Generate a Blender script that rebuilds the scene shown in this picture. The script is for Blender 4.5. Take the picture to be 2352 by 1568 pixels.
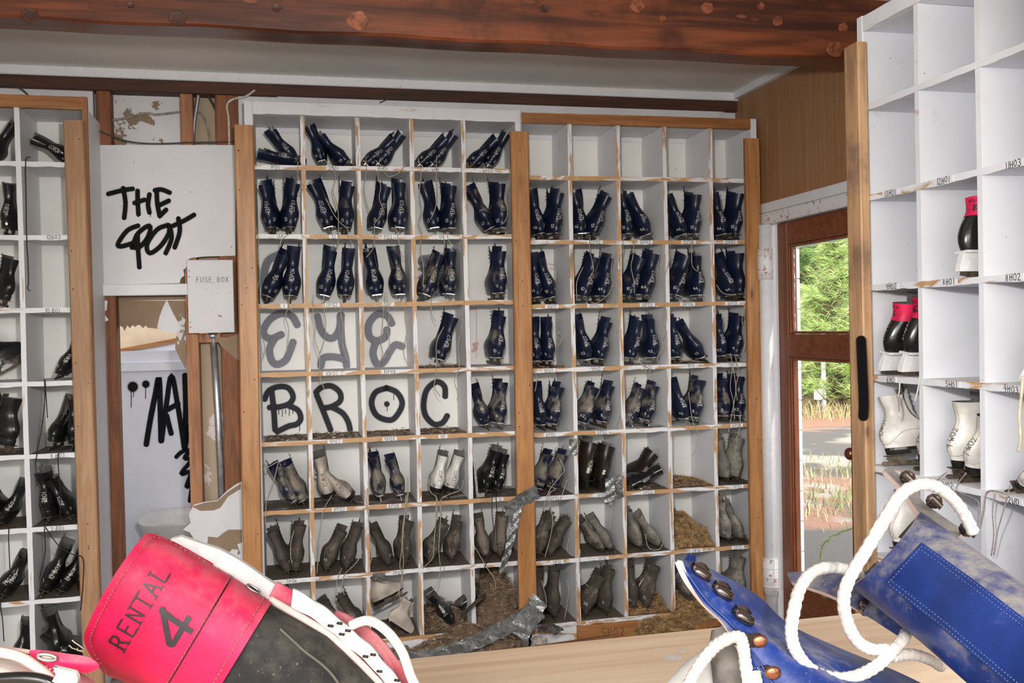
import bpy, bmesh, math, random
import numpy as np
from mathutils import Vector, Matrix
for o in list(bpy.data.objects): bpy.data.objects.remove(o)
SC = bpy.context.scene
COL = SC.collection
PI = math.pi
# ------------------------------------------------------------------ camera
CAM = Vector((-.0548, -4.712, 1.701))
FPX, YAW, PITCH, ROLL = 2135.676, .228, -.0154, -.0214
cw = Vector((math.sin(YAW)*math.cos(PITCH), math.cos(YAW)*math.cos(PITCH), math.sin(PITCH)))
r0 = Vector((math.cos(YAW), -math.sin(YAW), 0)); u0 = r0.cross(cw)
cr = r0*math.cos(ROLL)+u0*math.sin(ROLL); cu = u0*math.cos(ROLL)-r0*math.sin(ROLL)
cd = bpy.data.cameras.new('camera'); cam = bpy.data.objects.new('camera', cd); COL.objects.link(cam)
M = Matrix((cr, cu, -cw)).transposed().to_4x4(); M.translation = CAM; cam.matrix_world = M
cd.sensor_width = 36; cd.lens = FPX/2352*36; cd.clip_start = .02; cd.clip_end = 300
SC.camera = cam
# ------------------------------------------------------------------ world, sun, lamps, exposure
W = bpy.data.worlds.new('world'); SC.world = W; W.use_nodes = True
nt = W.node_tree; bg = nt.nodes['Background']; sky = nt.nodes.new('ShaderNodeTexSky')
sky.sky_type = 'NISHITA'; sky.sun_disc = False; sky.sun_elevation = math.radians(38); sky.sun_rotation = math.radians(208)
sky.altitude = 200; sky.air_density = 1.0; sky.dust_density = 3.5; sky.ozone_density = .7
hs = nt.nodes.new('ShaderNodeHueSaturation'); hs.inputs['Saturation'].default_value = .45; nt.links.new(sky.outputs[0], hs.inputs['Color']); nt.links.new(hs.outputs[0], bg.inputs[0]); bg.inputs[1].default_value = .40
def lamp(name, kind, loc, target, energy, **k):
    d = bpy.data.lights.new(name, kind); d.energy = energy
    for a, b in k.items(): setattr(d, a, b)
    o = bpy.data.objects.new(name, d); COL.objects.link(o); o.location = loc
    o.rotation_euler = (Vector(target)-Vector(loc)).to_track_quat('-Z', 'Y').to_euler()
    return o
lamp("sun", "SUN", (1.5, -9, 6.9), (0, 0, 0), 1.15, angle=math.radians(.6), color=(1, .95, .85))
# the photographer's flash on its bracket above the camera (it throws the beam's shadow on ceiling and panelling)
lamp('flash', 'SPOT', (.05, -4.05, 2.06), (.86, 0, 1.80), 165, spot_size=math.radians(92), spot_blend=.35, shadow_soft_size=.06, color=(1, .97, .93))
SC.view_settings.view_transform = 'Standard'; SC.view_settings.look = 'None'
SC.view_settings.exposure = .55; SC.view_settings.gamma = 1; SC.view_settings.use_curve_mapping = False

# ------------------------------------------------------------------ pixel -> point helpers (photo frame 2352 x 1568)
def ray(x, y): return cw+cr*((x-1176)/FPX)-cu*((y-784)/FPX)
def at(x, y, ax, v):
    d = ray(x, y); t = (v-CAM[ax])/d[ax]; return CAM+d*t
def dep(x, y, z): return CAM+ray(x, y)*z
# ------------------------------------------------------------------ object helpers
def tag(o, label=None, cat=None, group=None, kind=None):
    if label: o['label'] = label
    if cat: o['category'] = cat
    if group: o['group'] = group
    if kind: o['kind'] = kind
    return o
def empty(name, loc=(0, 0, 0), label=None, cat=None, group=None, parent=None):
    o = bpy.data.objects.new(name, None); COL.objects.link(o); o.location = loc; o.empty_display_size = .05
    if parent: o.parent = parent
    return tag(o, label, cat, group)
def link(name, me, parent=None, mat=None):
    o = bpy.data.objects.new(name, me); COL.objects.link(o)
    if parent is not None: o.parent = parent
    return o
class MB:
    def __init__(s): s.v = []; s.f = []; s.m = []
    def add(s, v, f, m=0):
        b = len(s.v); s.v += [tuple(p) for p in v]; s.f += [tuple(i+b for i in q) for q in f]
        s.m += ([m]*len(f) if isinstance(m, int) else list(m)); return s
    def box(s, x0, x1, y0, y1, z0, z1, m=0):
        # faces order: bottom, top, front(-y), right(+x), back(+y), left(-x)
        return s.add([(x0, y0, z0), (x1, y0, z0), (x1, y1, z0), (x0, y1, z0), (x0, y0, z1), (x1, y0, z1), (x1, y1, z1), (x0, y1, z1)],
                     [(0, 3, 2, 1), (4, 5, 6, 7), (0, 1, 5, 4), (1, 2, 6, 5), (2, 3, 7, 6), (3, 0, 4, 7)], m)
    def cbox(s, x0, x1, y0, y1, z0, z1, c=.004, m=0):
        # chamfered box: 24 verts
        X = (x0, x1); Y = (y0, y1); Z = (z0, z1); v = []; idx = {}
        for i in (0, 1):
            for j in (0, 1):
                for k in (0, 1):
                    p = [X[i], Y[j], Z[k]]; sg = (1-2*i, 1-2*j, 1-2*k)
                    for a in range(3):     # vertex lying on face with axis a
                        q = [p[b]+(0 if b == a else sg[b]*c) for b in range(3)]
                        idx[i, j, k, a] = len(v); v.append(q)
        I = idx; f = []
        for i in (0, 1):
            f.append(tuple(I[i, j, k, 0] for j, k in ((0, 0), (0, 1), (1, 1), (1, 0))))
            f.append(tuple(I[j, i, k, 1] for j, k in ((0, 0), (0, 1), (1, 1), (1, 0))))
            f.append(tuple(I[j, k, i, 2] for j, k in ((0, 0), (0, 1), (1, 1), (1, 0))))
            for j in (0, 1):
                f.append((I[i, j, 0, 0], I[i, j, 1, 0], I[i, j, 1, 1], I[i, j, 0, 1]))
                f.append((I[i, 0, j, 0], I[i, 1, j, 0], I[i, 1, j, 2], I[i, 0, j, 2]))
                f.append((I[0, i, j, 1], I[1, i, j, 1], I[1, i, j, 2], I[0, i, j, 2]))
                for k in (0, 1): f.append((I[i, j, k, 0], I[i, j, k, 1], I[i, j, k, 2]))
        return s.add(v, f, m)
    def tube(s, pts, r, n=6, m=0, caps=True, flat=1.):
        pts = [Vector(p) for p in pts]; k = len(pts); rr = r if hasattr(r, '__len__') else [r]*k
        ref = Vector((.31, .52, .79)); prev = None; b = len(s.v); vs = []
        for i, p in enumerate(pts):
            t = (pts[min(i+1, k-1)]-pts[max(i-1, 0)])
            t = t.normalized() if t.length > 1e-9 else Vector((0, 0, 1))
            if prev is None:
                a = t.cross(ref); a = a.normalized() if a.length > 1e-3 else t.orthogonal().normalized()
            else:
                a = prev-t*prev.dot(t); a = a.normalized() if a.length > 1e-6 else t.orthogonal().normalized()
            prev = a; c = t.cross(a)
            for j in range(n):
                q = 2*PI*j/n; vs.append(p+a*(math.cos(q)*rr[i])+c*(math.sin(q)*rr[i]*flat))
        fs = []
        for i in range(k-1):
            for j in range(n):
                fs.append((i*n+j, i*n+(j+1) % n, (i+1)*n+(j+1) % n, (i+1)*n+j))
        if caps: fs.append(tuple(range(n-1, -1, -1))); fs.append(tuple((k-1)*n+j for j in range(n)))
        return s.add(vs, fs, m)
    def grid(s, rows, m=0, flip=False):
        n = len(rows[0]); fs = []
        for i in range(len(rows)-1):
            for j in range(n-1):
                q = (i*n+j, i*n+j+1, (i+1)*n+j+1, (i+1)*n+j); fs.append(q[::-1] if flip else q)
        return s.add([p for r in rows for p in r], fs, m)
    def sheet(s, rows, nrm, t, m=0, medge=None):
        # a sheet with thickness: rows of points, offset by -nrm(i,j)*t ; rim closed
        n = len(rows[0]); k = len(rows)
        back = [[Vector(rows[i][j])-nrm(i, j)*t for j in range(n)] for i in range(k)]
        s.grid(rows, m); s.grid(back, m, flip=True)
        me = m if medge is None else medge
        per = [(0, j) for j in range(n)]+[(i, n-1) for i in range(1, k)]+[(k-1, j) for j in range(n-2, -1, -1)]+[(i, 0) for i in range(k-2, 0, -1)]
        P = [rows[i][j] for i, j in per]+[back[i][j] for i, j in per]; L = len(per)
        return s.add(P, [(a, (a+1) % L, L+(a+1) % L, L+a)[::-1] for a in range(L)], me)
    def prism(s, poly, y0, y1, m=0, ax=1, medge=None):
        # poly: list of 2-D (a,b) in the two other axes; extruded along ax from y0 to y1
        def P(a, b, c): return (a, c, b) if ax == 1 else ((c, a, b) if ax == 0 else (a, b, c))
        n = len(poly); v = [P(a, b, y0) for a, b in poly]+[P(a, b, y1) for a, b in poly]
        s.add(v, [tuple(range(n)), tuple(range(2*n-1, n-1, -1))], m)
        return s.add(v, [(i, (i+1) % n, n+(i+1) % n, n+i)[::-1] for i in range(n)], m if medge is None else medge)
    def ellipsoid(s, c, r, n=10, k=7, m=0, rot=None):
        vs = []; c = Vector(c)
        for i in range(k+1):
            a = PI*i/k
            for j in range(n):
                b = 2*PI*j/n; p = Vector((r[0]*math.sin(a)*math.cos(b), r[1]*math.sin(a)*math.sin(b), r[2]*math.cos(a)))
                vs.append(c+(rot@p if rot else p))
        return s.add(vs, [(i*n+j, (i+1)*n+j, (i+1)*n+(j+1) % n, i*n+(j+1) % n) for i in range(k) for j in range(n)], m)
    def mesh(s, name, mats, smooth=False):
        me = bpy.data.meshes.new(name); me.from_pydata(s.v, [], s.f)
        for mm in (mats if isinstance(mats, (list, tuple)) else [mats]): me.materials.append(mm)
        me.polygons.foreach_set('material_index', s.m)
        if smooth: me.polygons.foreach_set('use_smooth', [True]*len(s.f))
        me.update(); return me
    def build(s, name, mats, parent=None, smooth=False):
        return link(name, s.mesh(name, mats, smooth), parent)
def recalc(me):
    bm = bmesh.new(); bm.from_mesh(me); bmesh.ops.recalc_face_normals(bm, faces=bm.faces); bm.to_mesh(me); bm.free(); return me
def catmull(P, n=6, closed=False):
    P = [Vector(p) for p in P]; out = []; k = len(P)
    if k < 3: return [P[0].lerp(P[-1], i/n) for i in range(n+1)]
    rng = range(k if closed else k-1)
    for i in rng:
        g = (lambda j: P[j % k]) if closed else (lambda j: P[min(max(j, 0), k-1)])
        a, b, c, d = g(i-1), g(i), g(i+1), g(i+2)
        for q in range(n):
            t = q/n; out.append(.5*((2*b)+(c-a)*t+(2*a-5*b+4*c-d)*t*t+(3*b-a-3*c+d)*t**3))
    out.append(P[0] if closed else P[-1]); return out
# ------------------------------------------------------------------ stroke lettering
F = {'0': [[(.3, 1), (.08, .8), (.03, .45), (.15, .08), (.35, 0), (.53, .2), (.57, .6), (.45, .92), (.3, 1)]], '1': [[(.2, .95), (.25, 1), (.27, 0)]],
 '2': [[(.05, .8), (.2, 1), (.45, .95), (.5, .7), (.25, .3), (.03, .02), (.3, .06), (.58, .02)]], '3': [[(.05, .92), (.3, 1), (.5, .85), (.42, .6), (.22, .53), (.48, .45), (.55, .2), (.35, 0), (.03, .08)]],
 '4': [[(.3, 1), (.03, .38), (.57, .42)], [(.42, .75), (.4, 0)]], '5': [[(.53, 1), (.12, .97), (.1, .58), (.38, .6), (.54, .35), (.4, .05), (.05, .05)]],
 '6': [[(.45, 1), (.15, .7), (.05, .3), (.2, .02), (.45, .08), (.52, .33), (.3, .47), (.08, .3)]], '7': [[(.03, .95), (.55, 1), (.25, 0)]],
 '8': [[(.3, .53), (.08, .75), (.25, 1), (.48, .83), (.3, .53), (.05, .25), (.25, 0), (.53, .2), (.3, .53)]], '9': [[(.5, .65), (.25, .52), (.07, .75), (.25, 1), (.48, .88), (.5, .5), (.4, 0)]],
 'P': [[(.1, 0), (.12, 1), (.45, .95), (.52, .7), (.35, .5), (.1, .48)]], 'O': [[(.3, .98), (.05, .7), (.05, .3), (.3, .02), (.56, .3), (.55, .72), (.3, .98)]],
 'B': [[(.1, 0), (.12, 1), (.42, .93), (.45, .65), (.14, .54), (.5, .42), (.5, .12), (.1, 0)]], 'H': [[(.08, 1), (.1, 0)], [(.1, .52), (.52, .55)], [(.54, 1), (.52, 0)]],
 'W': [[(0, 1), (.15, 0), (.3, .65), (.45, 0), (.62, 1)]], 'M': [[(.03, 0), (.1, 1), (.3, .3), (.5, 1), (.58, 0)]], 'F': [[(.1, 0), (.1, 1), (.55, 1)], [(.1, .55), (.45, .55)]],
 'U': [[(.08, 1), (.08, .2), (.3, 0), (.52, .2), (.52, 1)]], 'S': [[(.53, .88), (.3, 1), (.08, .8), (.2, .57), (.45, .42), (.52, .18), (.3, 0), (.05, .12)]], 'E': [[(.52, 1), (.1, 1), (.1, 0), (.54, 0)], [(.1, .52), (.45, .52)]],
 'X': [[(.05, 1), (.55, 0)], [(.55, 1), (.05, 0)]], 'R': [[(.1, 0), (.1, 1), (.45, .95), (.5, .7), (.35, .52), (.1, .5)], [(.3, .52), (.56, 0)]], 'N': [[(.08, 0), (.08, 1), (.52, 0), (.52, 1)]],
 'T': [[(.02, 1), (.58, 1)], [(.3, 1), (.3, 0)]], 'A': [[(.02, 0), (.3, 1), (.58, 0)], [(.14, .38), (.46, .38)]], 'L': [[(.1, 1), (.1, 0), (.52, 0)]], '.': [[(.2, .35), (.26, .4), (.26, .33)]], '-': [[(.08, .5), (.45, .5)]], ' ': []}
def text_strokes(txt, h, sp=.78, jit=0, seed=0):
    rnd = random.Random(seed); out = []; x = 0
    for c in txt:
        dy = rnd.uniform(-jit, jit); sc = 1+rnd.uniform(-jit, jit)
        for st in F.get(c, []): out.append([((x+a*sc)*h, (b*sc+dy)*h) for a, b in st])
        x += sp*(.6 if c in '1.I-' else 1)
    return out, x*h
def ribbon2(mb, pts, w, put, m=0, off=0.):
    # flat ribbon from a 2-D polyline, put(x,y)->3-D
    P = [Vector((a, b)) for a, b in pts]; n = len(P)
    if n < 2: return
    L = []; R = []
    for i in range(n):
        t = P[min(i+1, n-1)]-P[max(i-1, 0)]
        t = t.normalized() if t.length > 1e-9 else Vector((1, 0)); q = Vector((-t.y, t.x))*w*.5
        e = t*(w*.35)*(-1 if i == 0 else (1 if i == n-1 else 0))
        L.append(P[i]+q+e); R.append(P[i]-q+e)
    mb.add([put(p.x, p.y) for p in L]+[put(p.x, p.y) for p in R], [(i, n+i, n+i+1, i+1) for i in range(n-1)], m)
def write(name, txt, h, w, put, mat, parent, jit=.05, seed=0, sp=.78):
    st, L = text_strokes(txt, h, sp, jit, seed); mb = MB()
    for s in st: ribbon2(mb, s, w, lambda a, b: put(a-L/2, b), 0)
    if mb.v: return mb.build(name, mat, parent)
# ------------------------------------------------------------------ materials
class NT:
    def __init__(s, name):
        s.mat = bpy.data.materials.new(name); s.mat.use_nodes = True; s.n = s.mat.node_tree.nodes; s.l = s.mat.node_tree.links
        s.b = s.n['Principled BSDF']
    def node(s, t, **k):
        nd = s.n.new('ShaderNode'+t)
        for a, b in k.items(): setattr(nd, a, b)
        return nd
    def put(s, sock, v):
        if isinstance(v, bpy.types.NodeSocket): s.l.new(v, sock)
        elif isinstance(v, (tuple, list)): sock.default_value = (*v, 1) if len(v) == 3 and len(sock.default_value) == 4 else v
        else: sock.default_value = v
    def coord(s, scale=(1, 1, 1), kind='Object', rnd=False):
        tc = s.node('TexCoord'); mp = s.node('Mapping'); s.l.new(tc.outputs[kind], mp.inputs[0]); mp.inputs[3].default_value = scale
        if rnd:
            oi = s.node('ObjectInfo'); ml = s.math('MULTIPLY', oi.outputs['Random'], 37.); cb = s.node('CombineXYZ')
            for i in range(3): s.l.new(ml, cb.inputs[i])
            s.l.new(cb.outputs[0], mp.inputs[1])
        return mp.outputs[0]
    def noise(s, v, scale, detail=4, rough=.55, dist=0.):
        nd = s.node('TexNoise'); s.l.new(v, nd.inputs['Vector']); nd.inputs['Scale'].default_value = scale
        nd.inputs['Detail'].default_value = detail; nd.inputs['Roughness'].default_value = rough; nd.inputs['Distortion'].default_value = dist
        return nd.outputs[0]
    def vor(s, v, scale, feature='F1', out=0, rand=1.):
        nd = s.node('TexVoronoi', feature=feature); s.l.new(v, nd.inputs['Vector']); nd.inputs['Scale'].default_value = scale
        nd.inputs['Randomness'].default_value = rand; return nd.outputs[out]
    def math(s, op, a, b=0., c=None):
        nd = s.node('Math', operation=op); s.put(nd.inputs[0], a); s.put(nd.inputs[1], b)
        if c is not None: s.put(nd.inputs[2], c)
        return nd.outputs[0]
    def ramp(s, x, lo, hi, a=0., b=1.):
        nd = s.node('MapRange', interpolation_type='SMOOTHSTEP'); s.put(nd.inputs[0], x); s.put(nd.inputs[1], lo); s.put(nd.inputs[2], hi); s.put(nd.inputs[3], a); s.put(nd.inputs[4], b)
        return nd.outputs[0]
    def mix(s, f, a, b):
        nd = s.node('Mix', data_type='RGBA'); s.put(nd.inputs[0], f); s.put(nd.inputs[6], a); s.put(nd.inputs[7], b); return nd.outputs[2]
    def attr(s, name, kind='OBJECT'):
        nd = s.node('Attribute'); nd.attribute_type = kind; nd.attribute_name = name; return nd
    def bump(s, h, st=.3, d=.002):
        nd = s.node('Bump'); s.put(nd.inputs['Height'], h); nd.inputs['Strength'].default_value = st; nd.inputs['Distance'].default_value = d
        s.l.new(nd.outputs[0], s.b.inputs['Normal'])
    def fin(s, col, rough=.6, metal=0., spec=None):
        s.put(s.b.inputs['Base Color'], col); s.put(s.b.inputs['Roughness'], rough); s.put(s.b.inputs['Metallic'], metal)
        if spec is not None: s.put(s.b.inputs['Specular IOR Level'], spec)
        return s.mat
def plain(name, col, rough=.6, metal=0., var=.15, scale=30., bump=0., spec=None):
    t = NT(name); v = t.coord(rnd=True); n = t.noise(v, scale, 5)
    d = tuple(c*(1-var) for c in col); e = tuple(min(1, c*(1+var)) for c in col)
    if bump: t.bump(n, bump, .002)
    return t.fin(t.mix(t.ramp(n, .3, .7), d, e), rough, metal, spec)
def m_paint(name, base=(.74, .745, .77), wear=.5, edge=False, axis='x'):
    """brushed white paint; with edge=True the paint flakes off to bare pine by the board's own 'peel' value"""
    t = NT(name); v = t.coord(); st = {'x': (2.5, 2.5, 60), 'z': (60, 60, 3)}[axis]
    br = t.noise(t.coord(st), 1.6, 5, .6); sp = t.noise(v, 55, 3); bl = t.noise(v, 3.5, 4)
    c = t.mix(t.ramp(bl, .35, .75), base, tuple(b*.93 for b in base))
    c = t.mix(t.ramp(sp, .70, .78), c, (.33, .24, .17))                      # specks of dirt
    c = t.mix(t.math('MULTIPLY', t.ramp(t.noise(v, 9, 6, .7), .60, .74), wear*.5), c, (.42, .36, .30))
    h = br
    if edge:
        pk = t.noise(t.coord((3.2, 3.2, 14) if axis == 'x' else (26, 14, 3.)), 1.5, 7, .6, .5); at_ = t.attr('peel').outputs['Fac']
        e0 = t.math('SUBTRACT', 1.02, at_); k = t.ramp(pk, t.math('SUBTRACT', e0, .015), t.math('ADD', e0, .015))
        rim = t.math('MULTIPLY', t.ramp(pk, t.math('SUBTRACT', e0, .06), e0), .45)
        wd = t.mix(t.noise(t.coord((4, 4, 120)), 2, 4), (.40, .21, .085), (.60, .37, .18))
        wd = t.mix(t.ramp(t.noise(v, 6, 4), .5, .8), wd, (.28, .15, .07))
        c = t.mix(rim, c, (.42, .30, .20)); c = t.mix(k, c, wd); h = t.math('SUBTRACT', br, t.math('MULTIPLY', k, 1.2))
    t.bump(h, .25, .0015)
    return t.fin(c, .5)
def m_wood(name, a, b, knot=(.12, .05, .02), axis='z', grain=1., rough=.55, knots=True, stain=None, spec=None, gs=(38, 3.2)):
    t = NT(name); s = {'z': (gs[0], gs[0], gs[1]), 'x': (gs[1], gs[0], gs[0]), 'y': (gs[0], gs[1], gs[0])}[axis]
    v = t.coord(s, rnd=True); w = t.noise(v, .55, 6, .62, .9); f = t.noise(v, 2.6, 3)
    c = t.mix(t.ramp(t.math('ADD', t.math('MULTIPLY', w, .8), t.math('MULTIPLY', f, .25)), .36, .68), a, b)
    if knots:
        ks = {'z': (9, 9, 3.2), 'x': (3.2, 9, 9), 'y': (9, 3.2, 9)}[axis]; kd = t.vor(t.coord(ks, rnd=True), 1.)
        c = t.mix(t.ramp(kd, .05, .11, 1, 0), c, knot); c = t.mix(t.math('MULTIPLY', t.ramp(kd, .09, .22, 1, 0), .45), c, tuple(x*.75 for x in a))
    if stain: c = t.mix(t.math('MULTIPLY', t.ramp(t.noise(t.coord(rnd=True), 4, 5, .65), .48, .72), stain[3]), c, stain[:3])
    t.bump(w, .35*grain, .002); return t.fin(c, rough, 0, spec)
def m_leather(name, base, dustc=(.30, .255, .20), r0=.33, r1=.85, sheen=.5, crease=.25, ns=22, bs=9, fs=160, soft=.10):
    t = NT(name); v = t.coord(rnd=True); n = t.noise(v, ns, 6, .62); big = t.noise(v, bs, 3); fine = t.noise(v, fs, 3)
    du = t.attr('dust').outputs['Fac']; g = t.node('NewGeometry'); sx = t.node('SeparateXYZ'); t.l.new(g.outputs['Normal'], sx.inputs[0])
    up = t.math('MULTIPLY', sx.outputs[2], .18)
    x = t.math('ADD', t.math('ADD', t.math('MULTIPLY', n, .55), t.math('MULTIPLY', big, .45)), up)
    e0 = t.math('SUBTRACT', .98, t.math('MULTIPLY', du, .75)); k = t.ramp(x, t.math('SUBTRACT', e0, soft), t.math('ADD', e0, soft*1.2), 0, .92)
    spk = t.ramp(t.noise(v, 300 if ns < 40 else 420, 2), .68 if ns > 40 else .72, .76, 0, .35 if ns < 40 else .9)
    c = t.mix(t.ramp(big, .3, .7), tuple(b*.75 for b in base), tuple(min(1, b*1.25) for b in base))
    c = t.mix(k, c, t.mix(fine, tuple(d*.7 for d in dustc), dustc)); c = t.mix(t.math('MULTIPLY', spk, du), c, (.5, .45, .38))
    t.bump(t.math('ADD', t.math('MULTIPLY', n, crease), t.math('MULTIPLY', fine, .15)), .35, .003)
    return t.fin(c, t.ramp(k, 0, .9, r0, r1), 0, sheen)
def m_soft(name, col, alpha_attr='a'):
    """spray paint: a deposit whose density (vertex value 'a') fades at the stroke's rim"""
    t = NT(name); a = t.attr(alpha_attr, 'GEOMETRY').outputs['Fac']; n = t.noise(t.coord(), 900, 2)
    al = t.ramp(t.math('ADD', a, t.math('MULTIPLY', t.math('SUBTRACT', n, .5), .5)), .14, .80)
    t.put(t.b.inputs['Alpha'], t.math('MULTIPLY', al, t.ramp(a, .0, .12)))
    return t.fin(col, .8, 0, .12)
def m_drywall(name, lo=.5, a=(.72, .72, .74), b=(.27, .19, .125), scale=4.5):
    t = NT(name); v = t.coord((1, 1, .8)); n = t.noise(v, scale, 7, .62, .3); k = t.ramp(n, lo-.006, lo+.006)
    w = t.mix(t.ramp(t.noise(v, 2.5, 3), .3, .75), a, tuple(x*.86 for x in a)); w = t.mix(t.ramp(t.noise(v, 45, 3), .68, .75), w, (.3, .22, .16))
    p = t.mix(t.noise(v, 14, 4), tuple(x*.8 for x in b), tuple(x*1.25 for x in b))
    t.bump(t.math('SUBTRACT', 1, k), .6, .003); return t.fin(t.mix(k, w, p), .75)
MT = {}
MT['paint'] = m_paint('white_paint'); MT['paintz'] = m_paint('white_paint_upright', axis='z'); MT['edge'] = m_paint('flaking_white_paint', edge=True)
MT['edgez'] = m_paint('flaking_white_paint_upright', edge=True, axis='z')
MT['back'] = m_paint('cubby_back_paint', (.785, .775, .75), .25)
MT['paintr'] = m_paint('cool_white_paint', (.72, .735, .79), .35, axis='z'); MT['edger'] = m_paint('cool_flaking_paint', (.72, .735, .79), .35, edge=True)
def m_dirtshelf():
    t = NT('dusty_shelf_top'); v = t.coord(); n = t.noise(v, 7, 6, .65); d = t.attr('dirt').outputs['Fac']
    dc = t.mix(t.noise(v, 40, 4), (.075, .055, .04), (.17, .13, .10)); e0 = t.math('SUBTRACT', .95, d)
    c = t.mix(t.ramp(n, t.math('SUBTRACT', e0, .1), t.math('ADD', e0, .1)), (.70, .70, .71), dc)
    c = t.mix(t.math('MULTIPLY', t.ramp(t.noise(v, 130, 2), .70, .75), d), c, (.62, .56, .46)); t.bump(n, .4, .004)
    return t.fin(c, .8)
MT['shelftop'] = m_dirtshelf()
MT['post'] = m_wood('orange_pine', (.31, .13, .040), (.50, .245, .088), (.10, .04, .018), 'z', .8, .42, stain=(.30, .12, .04, .35))
MT['postl'] = m_wood('tan_pine', (.30, .155, .072), (.45, .26, .135), (.10, .05, .025), 'z', .8, .5)
MT['postdark'] = m_wood('weathered_pine', (.34, .19, .10), (.56, .35, .19), (.10, .05, .025), 'z', .8, .5, stain=(.16, .10, .075, .7))
MT['rail'] = m_wood('reddish_pine', (.27, .105, .032), (.42, .19, .065), (.07, .025, .012), 'x', .8, .5)
MT['stud'] = m_wood('old_stud_wood', (.13, .042, .014), (.27, .10, .036), (.05, .016, .008), 'z', 1., .65)
MT['studl'] = m_wood('old_stud_wood_light', (.25, .10, .045), (.42, .20, .09), (.08, .03, .012), 'z', 1., .65)
MT['plate'] = m_wood('dark_header_wood', (.035, .012, .006), (.085, .03, .013), (.02, .008, .004), 'x', 1., .7)
MT['beam'] = m_wood('varnished_beam', (.040, .009, .0035), (.20, .052, .017), (.30, .09, .04), 'x', .6, .33, stain=(.035, .008, .003, .75), spec=.6, gs=(16, 1.2))
MT['panel'] = m_wood('veneer_panelling', (.28, .135, .056), (.375, .20, .092), (.1, .04, .02), 'z', .3, .5, knots=False, gs=(60, 2.))
MT['door'] = m_wood('red_brown_door', (.14, .036, .012), (.25, .075, .026), (.08, .03, .012), 'x', .4, .45, knots=False)
MT['doorz'] = m_wood('red_brown_door_stile', (.14, .038, .013), (.25, .08, .028), (.08, .03, .012), 'z', .4, .45, knots=False)
MT['counter'] = m_wood('pale_pine_board', (.62, .42, .26), (.86, .72, .55), (.4, .25, .13), 'x', .4, .5, knots=False, gs=(16, 1.1))
MT['scrap'] = m_wood('splintered_wood', (.16, .06, .025), (.38, .18, .075), (.1, .04, .02), 'x', 1.2, .75)
MT['ink'] = plain('black_marker', (.012, .012, .014), .5, var=.1)
MT['chalk'] = plain('white_marking', (.62, .60, .54), .6, var=.25, scale=200)
MT['spray'] = m_soft('black_spray', (.008, .008, .009)); MT['spray2'] = m_soft('charcoal_spray', (.040, .042, .050)); MT['spray3'] = m_soft('silver_spray', (.22, .225, .26))
MT['ceil'] = plain('ceiling_paint', (.77, .735, .685), .7, var=.04, scale=3); MT['trimw'] = m_paint('trim_paint', (.75, .76, .79), .4)
MT['gyp'] = plain('wall_board_paint', (.70, .70, .73), .6, var=.04, scale=4); MT['dry'] = m_drywall('torn_drywall', .575); MT['paper'] = m_drywall('drywall_paper', .36)
MT['dryw'] = m_drywall('scuffed_drywall', .70, (.73, .73, .76)); MT['cream'] = plain('cream_board', (.62, .52, .37), .7, var=.1, scale=6)
MT['creamw'] = m_drywall('cream_board_worn', .56, (.46, .36, .25), (.66, .60, .56), 2.2)
MT['steel'] = plain('worn_steel', (.42, .40, .37), .38, .9, .3, 60); MT['rust'] = plain('rusty_steel', (.10, .075, .055), .6, .5, .5, 50); MT['chrome'] = plain('chrome', (.72, .72, .72), .16, 1., .1, 30)
MT['galv'] = plain('galvanised_tube', (.50, .53, .56), .38, .85, .22, 18); MT['copper'] = plain('copper_rivet', (.32, .13, .07), .3, .9, .3, 150)
def m_rustpaint():
    t = NT('rust_spotted_white'); v = t.coord(); k = t.ramp(t.noise(v, 38, 4, .6), .57, .63)
    return t.fin(t.mix(k, (.74, .74, .77), t.mix(t.noise(v, 90), (.38, .15, .05), (.55, .30, .13))), .45)
MT['rustp'] = m_rustpaint(); MT['wpipe'] = plain('white_enamel', (.74, .75, .80), .35, var=.04)
MT['navy'] = m_leather('navy_leather', (.0065, .0105, .032)); MT['dirt'] = m_leather('mud_coated_leather', (.070, .058, .047), (.24, .205, .165), .7, .92, .3, .8, 50, 16, 220, .07)
MT['grime'] = m_leather('pale_dust_leather', (.17, .155, .135), (.36, .325, .275), .8, .95, .2, .8, 50, 16, 220, .08)
MT['blackl'] = m_leather('black_leather', (.008, .008, .009), (.14, .12, .10), .24, .8, .6); MT['whitel'] = m_leather('white_leather', (.66, .635, .60), (.34, .28, .22), .4, .8, .45)
MT['creaml'] = m_leather('cream_leather', (.45, .395, .34), (.24, .19, .15), .5, .85, .3); MT['brownl'] = m_leather('dark_brown_leather', (.018, .010, .008), (.10, .08, .065), .35, .8, .5)
MT['pinkl'] = m_leather('pink_leather', (.60, .012, .075), (.60, .27, .28), .5, .75, .3, .12, 55, 14, 300, .2); MT['blue'] = m_leather('blue_leather', (.009, .030, .165), (.33, .31, .27), .36, .85, .4, .10, 75, 20, 300, .16)
MT['suede'] = m_leather('charcoal_suede', (.020, .020, .021), (.13, .12, .095), .85, .95, .2, .4, 60, 16, 350, .2); MT['greyl'] = m_leather('grey_lining', (.10, .095, .09), (.4, .37, .33), .6, .9, .3)
MT['felt'] = plain('white_felt', (.64, .64, .625), .95, var=.08, scale=60, bump=.5); MT['solew'] = plain('white_sole', (.70, .68, .64), .5, var=.2, scale=40); MT['soleb'] = plain('black_sole', (.012, .011, .011), .22, var=.3)
MT['holder'] = plain('white_plastic', (.72, .72, .74), .35, var=.06); MT['trimp'] = plain('pale_edge_binding', (.60, .48, .44), .7, var=.1, scale=60)
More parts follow.
